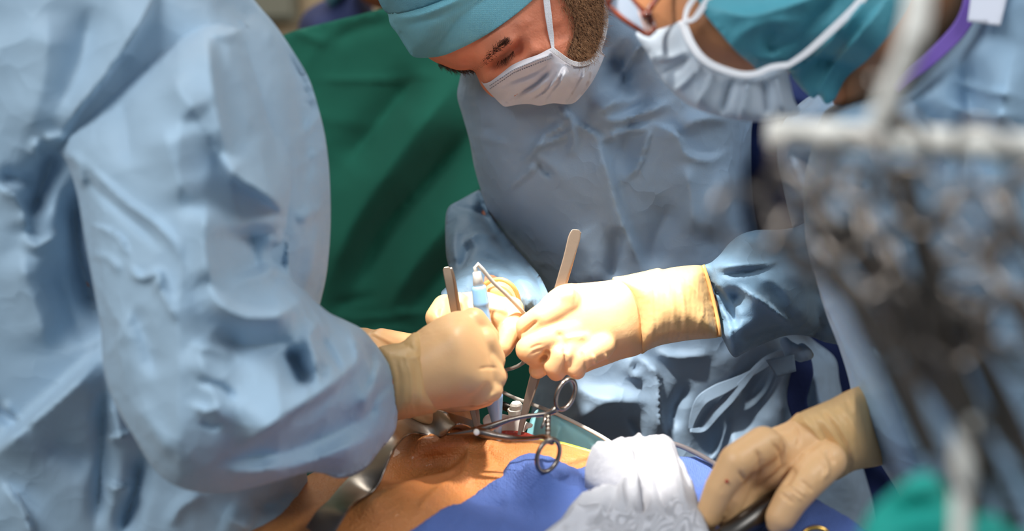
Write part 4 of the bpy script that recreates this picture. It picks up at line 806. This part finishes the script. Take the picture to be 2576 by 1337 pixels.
# pale cyan sheet behind and green film edge
cy = make([(1330, 1070), (1350, 1032), (1376, 1040), (1420, 1056), (1470, 1080), (1520, 1108), (1575, 1148), (1560, 1175), (1500, 1170), (1430, 1150), (1330, 1130)], lerpx([(1330, 1.735), (1580, 1.71)]), 0.004, 20, 6, 10, [([(1410, 1060), (1400, 1100), (1390, 1130)], 12, .006)], thick=0.002)
solo('surgical_drape', cy, M['cyan_drape'], 'small smooth pale cyan sheet tucked behind the patient under the grey cable', 'drape')
fi = make([(1336, 1098), (1370, 1104), (1420, 1114), (1470, 1128), (1510, 1142), (1470, 1146), (1420, 1136), (1370, 1122), (1336, 1114)], lerpx([(1330, 1.70), (1520, 1.68)]), 0.002, 8, 5, 2, thick=0.0015)
solo('incision_film', fi, M['film'], 'yellow-green adhesive film edge along the far side of the skin', 'film')

# ------------------------------------------------------------------ retractor strip
rt = thing('retractor', 'wide wavy steel retractor strip bent across the orange skin', 'retractor', V(980, 1150, 1.62))
near = [(826, 1372, .012), (846, 1332, .016), (868, 1296, .02), (892, 1266, .014), (930, 1244, .006), (952, 1218, .012), (968, 1180, .022), (988, 1136, .030), (1008, 1108, .026), (1030, 1092, .020), (1056, 1092, .012), (1088, 1098, .008), (1114, 1098, .012), (1132, 1082, .028), (1150, 1068, .038), (1172, 1070, .034), (1196, 1084, .022), (1218, 1098, .008), (1236, 1108, -.01)]
far = [(770, 1330, .014), (796, 1290, .018), (826, 1262, .016), (856, 1226, .010), (896, 1184, .008), (922, 1150, .014), (950, 1112, .024), (976, 1078, .032), (996, 1062, .028), (1016, 1056, .022), (1040, 1054, .016), (1062, 1046, .014), (1078, 1040, .02), (1096, 1033, .030), (1116, 1036, .036), (1140, 1044, .034), (1166, 1052, .024), (1196, 1062, .012), (1220, 1074, .002)]
def lv(q):
    out = []
    for x, y, z in q:
        d = float(level(ZP+.012+z)(np.array([[x, y]], float))[0]); out.append((x, y, d))
    return catmull(np.array([tuple(V(*o)) for o in out]), 0.004, False)
A = lv(near); B = lv(far); n_ = min(len(A), len(B)); ia = np.linspace(0, len(A)-1, 140); ib = np.linspace(0, len(B)-1, 140)
rs_ = lambda X, i: np.stack([np.interp(i, range(len(X)), X[:, k]) for k in range(3)], 1)
part('blade', ribbon(rs_(A, ia), rs_(B, ib), 0.0016), M['steel_dull'], rt, bevel=0.0005)
part('rolled_edge', tube(rs_(A, ia), 0.0011, 6), M['steel'], rt)
# bright spoon retractor standing in the wound
sp = thing('retractor', 'flared pale steel retractor blade standing upright in the incision', 'retractor', V(1280, 1100, 1.72))
bl_ = make([(1214, 1060), (1222, 1046), (1240, 1040), (1262, 1042), (1290, 1048), (1310, 1056), (1330, 1064), (1340, 1068), (1338, 1076), (1326, 1080), (1318, 1092), (1312, 1112), (1280, 1116), (1250, 1112), (1236, 1100), (1222, 1080)], const(1.715), 0, 0, 5, 0, [([(1270, 1040), (1275, 1110)], 40, -0.014), ([(1330, 1066), (1318, 1084)], 9, 0.006)], thick=0.0018)
part('blade', bl_, M['steel_bright'], sp)
part('post', lathe(V(1300, 1046, 1.735), V(1298, 1012, 1.73), [(0, .0085), (.3, .0085), (.32, .0092), (.5, .0092), (.52, .0065), (.8, .0065), (.95, .005), (1, .0025)], 8), M['steel_bright'], sp, smooth=False)
part('arm', tube([V(1215, 1006, 1.77), V(1262, 1020, 1.75), V(1296, 1034, 1.735)], 0.0045, 10), M['steel_dark'], sp)
rr = thing('retractor', 'thin dark steel retractor bar lying behind the wide strip', 'retractor', V(1040, 1054, 1.70))
part('bar', tube([V(1000, 1058, 1.715), V(1030, 1052, 1.715), V(1066, 1053, 1.71)], [.0022, .003, .0022], 8), M['steel_dark'], rr)
part('hook', tube([V(1066, 1053, 1.71), V(1078, 1058, 1.705), V(1084, 1068, 1.70)], [.0022, .002, .0014], 8), M['steel_dark'], rr)

# ------------------------------------------------------------------ ring-handled clamp on the field
def ringpts(c, a, b, ang, d, n=36, tilt=0.0):
    out = []
    for i in range(n):
        t = 2*math.pi*i/n; u, v = a*math.cos(t), b*math.sin(t); x = c[0]+u*math.cos(ang)-v*math.sin(ang); y = c[1]+u*math.sin(ang)+v*math.cos(ang)
        out.append(V(x, y, d+tilt*math.sin(t)))
    return out
cl_ = thing('needle_holder', 'steel ring-handled clamp lying across the incision with its rings to the right', 'clamp', V(1300, 1090, 1.60))
DC = 1.60
part('finger_ring', tube(ringpts((1423, 993), 40, 21, math.radians(-68), DC, tilt=.006), 0.0021, 10, closed=True), M['steel'], cl_)
part('finger_ring', tube(ringpts((1379, 1147), 43, 26, math.radians(-68), DC-.05, tilt=.006), 0.0021, 10, closed=True), M['steel'], cl_)
part('shank', tube([V(1182, 1088, DC+.02), V(1206, 1084, DC+.018), V(1236, 1074, DC+.014), (V(1280, 1058, DC+.01)), V(1330, 1047, DC+.006), V(1376, 1042, DC+.002), V(1396, 1032, DC), V(1406, 1024, DC)], [.0018, .0046, .0036, .0024, .0021, .0024, .0034, .0022], 10, flat=.7, step=.004), M['steel'], cl_)
part('shank', tube([V(1190, 1080, DC+.014), V(1214, 1090, DC+.010), V(1250, 1098, DC+.004), V(1300, 1104, DC-.004), V(1340, 1103, DC-.018), V(1366, 1100, DC-.028), V(1382, 1108, DC-.040), V(1390, 1116, DC-.046)], [.0018, .0046, .0034, .0023, .0021, .0026, .0036, .0022], 10, flat=.7, step=.004), M['steel'], cl_)
part('jaw', tube([V(1200, 1084, DC+.016), V(1160, 1090, DC+.02), V(1124, 1094, DC+.024)], [.0042, .0026, .0012], 10, flat=.8, step=.004), M['steel'], cl_)
part('pivot_screw', lathe(V(1199, 1089, DC+.006), V(1198, 1086, DC+.016), [(0, .002), (.1, .003), (1, .003)], 12), M['steel_bright'], cl_)
part('ratchet', tube([V(1372, 1044, DC), V(1370, 1062, DC-.004), V(1362, 1078, DC-.008)], [.0016, .0016, .0011], 8), M['steel'], cl_)
rat = [tube([V(1378, 1104-i*10, DC-.034+i*.006), V(1381, 1094-i*10, DC-.028+i*.006)], [.0026, .0019], 6) for i in range(6)]
part('ratchet', join(tube([V(1376, 1108, DC-.036), V(1382, 1050, DC)], .0018, 8), *rat), M['steel'], cl_)

# ------------------------------------------------------------------ forceps
def bar(pts, th):
    """pts: (px,py,depth,width px)"""
    P = catmull(np.array(pts, float), 5, False); T = np.gradient(P[:, :2], axis=0); T /= np.linalg.norm(T, axis=1)[:, None]
    N = np.stack([-T[:, 1], T[:, 0]], 1); A = P[:, :2]+N*P[:, 3:4]/2; B = P[:, :2]-N*P[:, 3:4]/2
    return ribbon([V(a[0], a[1], q[2]) for a, q in zip(A, P)], [V(a[0], a[1], q[2]) for a, q in zip(B, P)], th)
f1 = thing('forceps', 'long steel forceps held upright by the central surgeon with rounded end on top', 'forceps', V(1302, 1110, 1.69))
part('tine', bar([(1450, 578, 1.70, 12), (1449, 583, 1.70, 24), (1444, 600, 1.70, 31), (1430, 650, 1.70, 27), (1414, 700, 1.70, 24), (1380, 820, 1.70, 24), (1346, 940, 1.70, 22), (1326, 1010, 1.70, 17), (1312, 1066, 1.70, 12), (1303, 1108, 1.70, 7)], 0.0018), M['steel_warm'], f1, bevel=.0004)
part('tine', bar([(1452, 582, 1.706, 22), (1436, 640, 1.71, 24), (1420, 700, 1.714, 22), (1386, 820, 1.716, 20), (1354, 940, 1.716, 18), (1332, 1010, 1.712, 14), (1316, 1066, 1.706, 10), (1306, 1108, 1.702, 6)], 0.0016), M['steel_warm'], f1, bevel=.0004)
f2 = thing('forceps', 'short steel forceps rising out of the near tan fist', 'forceps', V(1196, 1066, 1.66))
part('tine', bar([(1123, 672, 1.652, 10), (1124, 678, 1.652, 20), (1130, 710, 1.652, 21), (1140, 770, 1.654, 18), (1160, 880, 1.66, 18), (1182, 1000, 1.665, 16), (1192, 1050, 1.665, 12), (1198, 1080, 1.665, 8)], 0.0016), M['steel_warm'], f2)
part('tine', bar([(1131, 674, 1.658, 10), (1134, 684, 1.658, 14), (1140, 712, 1.66, 16), (1150, 770, 1.664, 15), (1172, 880, 1.67, 15), (1194, 1000, 1.672, 14), (1202, 1050, 1.67, 10), (1204, 1080, 1.668, 7)], 0.0016), M['steel_warm'], f2)

# ------------------------------------------------------------------ cautery pencil
pn = thing('cautery_pencil', 'light blue plastic cautery pencil held over the incision, trailing a grey cable', 'medical pen', V(1257, 1122, 1.69))
a, bq = V(1199, 684, 1.655), V(1258, 1124, 1.69)
part('strain_relief', lathe(a, bq, [(0, .0030), (.004, .0040), (.02, .0042), (.09, .0055), (.092, .003)]), M['greyplastic'], pn)
part('barrel', lathe(a, bq, [(.078, .005), (.082, .0068), (.10, .0072), (.17, .0080), (.182, .0082), (.186, .0078), (.22, .0072), (.30, .0078), (.38, .0082), (.55, .0078), (.66, .0084), (.70, .0088)]), M['blueplastic'], pn)
part('nozzle', lathe(a, bq, [(.70, .0092), (.71, .0096), (.72, .0092), (.80, .0068), (.88, .0044), (.92, .0036), (.925, .002)]), M['blueplastic'], pn)
part('tip', lathe(a, bq, [(.90, .0022), (.955, .0022), (.957, .003), (.965, .003), (.967, .0014), (1, .001)], 12), M['greyplastic'], pn)
ck = [(1199, 690, 1.655), (1195, 674, 1.655), (1202, 665, 1.656), (1214, 678, 1.66), (1238, 708, 1.668), (1274, 742, 1.68), (1316, 786, 1.70), (1346, 830, 1.735), (1342, 880, 1.74), (1318, 912, 1.735), (1290, 927, 1.735), (1262, 934, 1.74), (1236, 950, 1.75), (1236, 972, 1.75), (1262, 986, 1.745), (1300, 1004, 1.74), (1350, 1022, 1.735), (1400, 1042, 1.72), (1470, 1076, 1.70), (1530, 1110, 1.68), (1572, 1144, 1.66)]
part('cable', tube([V(*q) for q in ck], 0.0020, 10, step=0.006), M['cable'], pn)
ck = [(1574, 1150, 1.655), (1580, 1132, 1.655), (1592, 1116, 1.655), (1616, 1110, 1.65), (1660, 1112, 1.648), (1704, 1120, 1.64), (1750, 1140, 1.62), (1792, 1164, 1.60), (1834, 1192, 1.57)]
solo('cable', tube([V(*q) for q in ck], 0.0025, 10, step=0.006), M['cable_dark'], 'dark grey cable arching over the back of the white gauze towel', 'cable')
# gold ring of an instrument at the bottom edge
gr = thing('needle_driver', 'gold-ringed instrument handle at the bottom edge by the gloved thumb', 'instrument', V(2050, 1345, 1.46))
part('finger_ring', tube(ringpts((2052, 1356), 34, 27, 0, 1.46), 0.0024, 10, closed=True), M['gold'], gr)
part('shank', tube([V(2080, 1370, 1.46), V(2140, 1420, 1.45)], .003, 8), M['gold'], gr)

# ------------------------------------------------------------------ FOREGROUND blurred instruments
V0, tube0 = V, tube
V = lambda x, y, d: V0(x, y, d*0.9)
def tube(p, r, *k, **q): return tube0(p, r*.9 if np.isscalar(r) else [v*.9 for v in r], *k, **q)
rk = thing('instrument_rack', 'bright blurred steel bar of the instrument rack in the right foreground', 'rack', V(2300, 360, 0.80))
part('crossbar', tube([V(1932, 334, .92), V(2120, 343, .91), V(2350, 356, .89), V(2700, 380, .86)], 0.0075, 14), M['steel_bright'], rk)
part('upright', tube([V(2700, 380, .77), V(2720, 900, .80), V(2740, 1500, .85)], 0.006, 12), M['steel_bright'], rk)
def clampkit(loc):
    t = thing('ring_clamp', '', 'clamp', loc)
    def rp(cx, cz, r1, r2):
        return [Vector((cx+r1*math.cos(a), 0.001*math.sin(a), cz+r2*math.sin(a)))+Vector(loc) for a in [2*math.pi*i/28 for i in range(28)]]
    L = Vector(loc)
    for s in (-1, 1):
        part('finger_ring', tube(rp(s*.017, 0, .0115, .0145), .0024, 8, closed=True, upv=(0, 1, 0)), M['steel'], t)
        part('shank', tube([L+Vector((s*.012, 0, -.014)), L+Vector((s*.008, 0, -.03)), L+Vector((s*.006, 0, -.06)), L+Vector((0, 0, -.10)), L+Vector((-s*.002, 0, -.135))], [.0026, .003, .0026, .0034, .0012], 8), M['steel'], t)
    part('ratchet', tube([L+Vector((-.008, -.001, -.03)), L+Vector((.008, -.001, -.03))], .0022, 8), M['steel'], t)
    return t
spots = [((1950, 490, .80), 20, 'leftmost of the blurred ring-handled clamps below the bright bar'), ((2070, 470, .78), -30, 'blurred ring-handled clamp just right of the leftmost, under the bar'),
         ((2200, 430, .82), 25, 'blurred clamp hanging directly under the middle of the bright bar'), ((2390, 450, .76), -35, 'blurred clamp with a bright ring below the right half of the bar'),
         ((2380, 610, .80), 10, 'blurred clamp in the middle of the foreground cluster'), ((2520, 560, .74), -20, 'blurred clamp at the far right edge of the picture'),
         ((2500, 740, .78), 30, 'lowest blurred clamp at the right edge'), ((2340, 760, .76), -10, 'blurred clamp lowest in the foreground cluster, over the pale gown'), ((2120, 560, .79), 15, 'blurred clamp below and right of the leftmost pair')]
first = clampkit((0, 0, 0))
for i, (q, az, lb) in enumerate(spots):
    if i == 0: c = first; kids = None
    else:
        c = first.copy(); C.objects.link(c)
        for ch in list(first.children):
            k = ch.copy(); C.objects.link(k); k.parent = c
    c.location = V(*q); c.rotation_euler = (math.radians(-20+9*(i % 4)), math.radians(-38+5*(i % 3)), math.radians(az)); c['label'] = lb; c['group'] = 'blurred ring-handled clamps in the right foreground'
# bright handles above the bar, and dark shanks running down
def handle(name, label, pts, r, m, cat='instrument'):
    t = thing(name, label, cat, V(*pts[-1])); W_ = [V(*p) for p in pts]
    k = len(W_)//2
    part('handle', tube(W_[:k+1], r, 10, step=.004), m, t); part('shaft', tube(W_[k:], [x*.8 for x in r[k:]] if not np.isscalar(r) else r*.8, 10, step=.004), m, t); return t
handle('scalpel_handle', 'white blurred instrument handle standing above the bright bar near the bonnet', [(2312, -30, .78), (2308, 40, .78), (2290, 110, .78), (2250, 210, .79), (2200, 320, .80)], 0.0062, M['steel_bright'])
handle('dissector', 'blurred steel instrument rising just behind the bright bar', [(2200, 190, .80), (2215, 232, .80), (2250, 270, .80), (2270, 340, .80)], 0.0055, M['steel'])
handle('probe', 'pale beige upright blurred instrument handle at the lower right', [(2428, 1050, .80), (2426, 1130, .80), (2420, 1230, .80), (2414, 1420, .80)], 0.0058, M['steel_bright'])
for i, (x0, y0, x1, y1, r, lb) in enumerate([(2050, 560, 2330, 1150, .0045, 'leftmost dark shaft slanting down from the clamps'), (2130, 560, 2400, 1000, .005, 'dark shaft slanting beside the leftmost one'), (2270, 420, 2470, 1290, .006, 'long dark greenish shaft slanting through the middle of the cluster'),
                                  (2300, 700, 2560, 1330, .0055, 'dark shaft slanting over the pale gown toward the corner'), (2400, 780, 2640, 1300, .005, 'dark shaft nearest the right edge')]):
    handle('retractor_rod', lb, [(x0, y0, .80), ((2*x0+x1)/3, (2*y0+y1)/3, .80), ((x0+x1)/2, (y0+y1)/2+6, .80), (x1, y1, .81)], r, M['steel_dark'])
V, tube = V0, tube0
# dark greenish cloth of the instrument tray behind the clamps
tc = make([(2130, 1440), (2168, 1330), (2196, 1280), (2240, 1240), (2290, 1200), (2330, 1188), (2368, 1210), (2400, 1260), (2470, 1280), (2560, 1330), (2700, 1440), (2700, 1700), (2100, 1700)], const(.78), 0.02, 80, 10, 20, [([(2220, 1300), (2300, 1270), (2380, 1270)], 18, -.010), ([(2250, 1240), (2310, 1230)], 16, .006)])
solo('instrument_cloth', tc, M['teal'], 'bright teal cloth bunched in the lower right foreground', 'cloth')
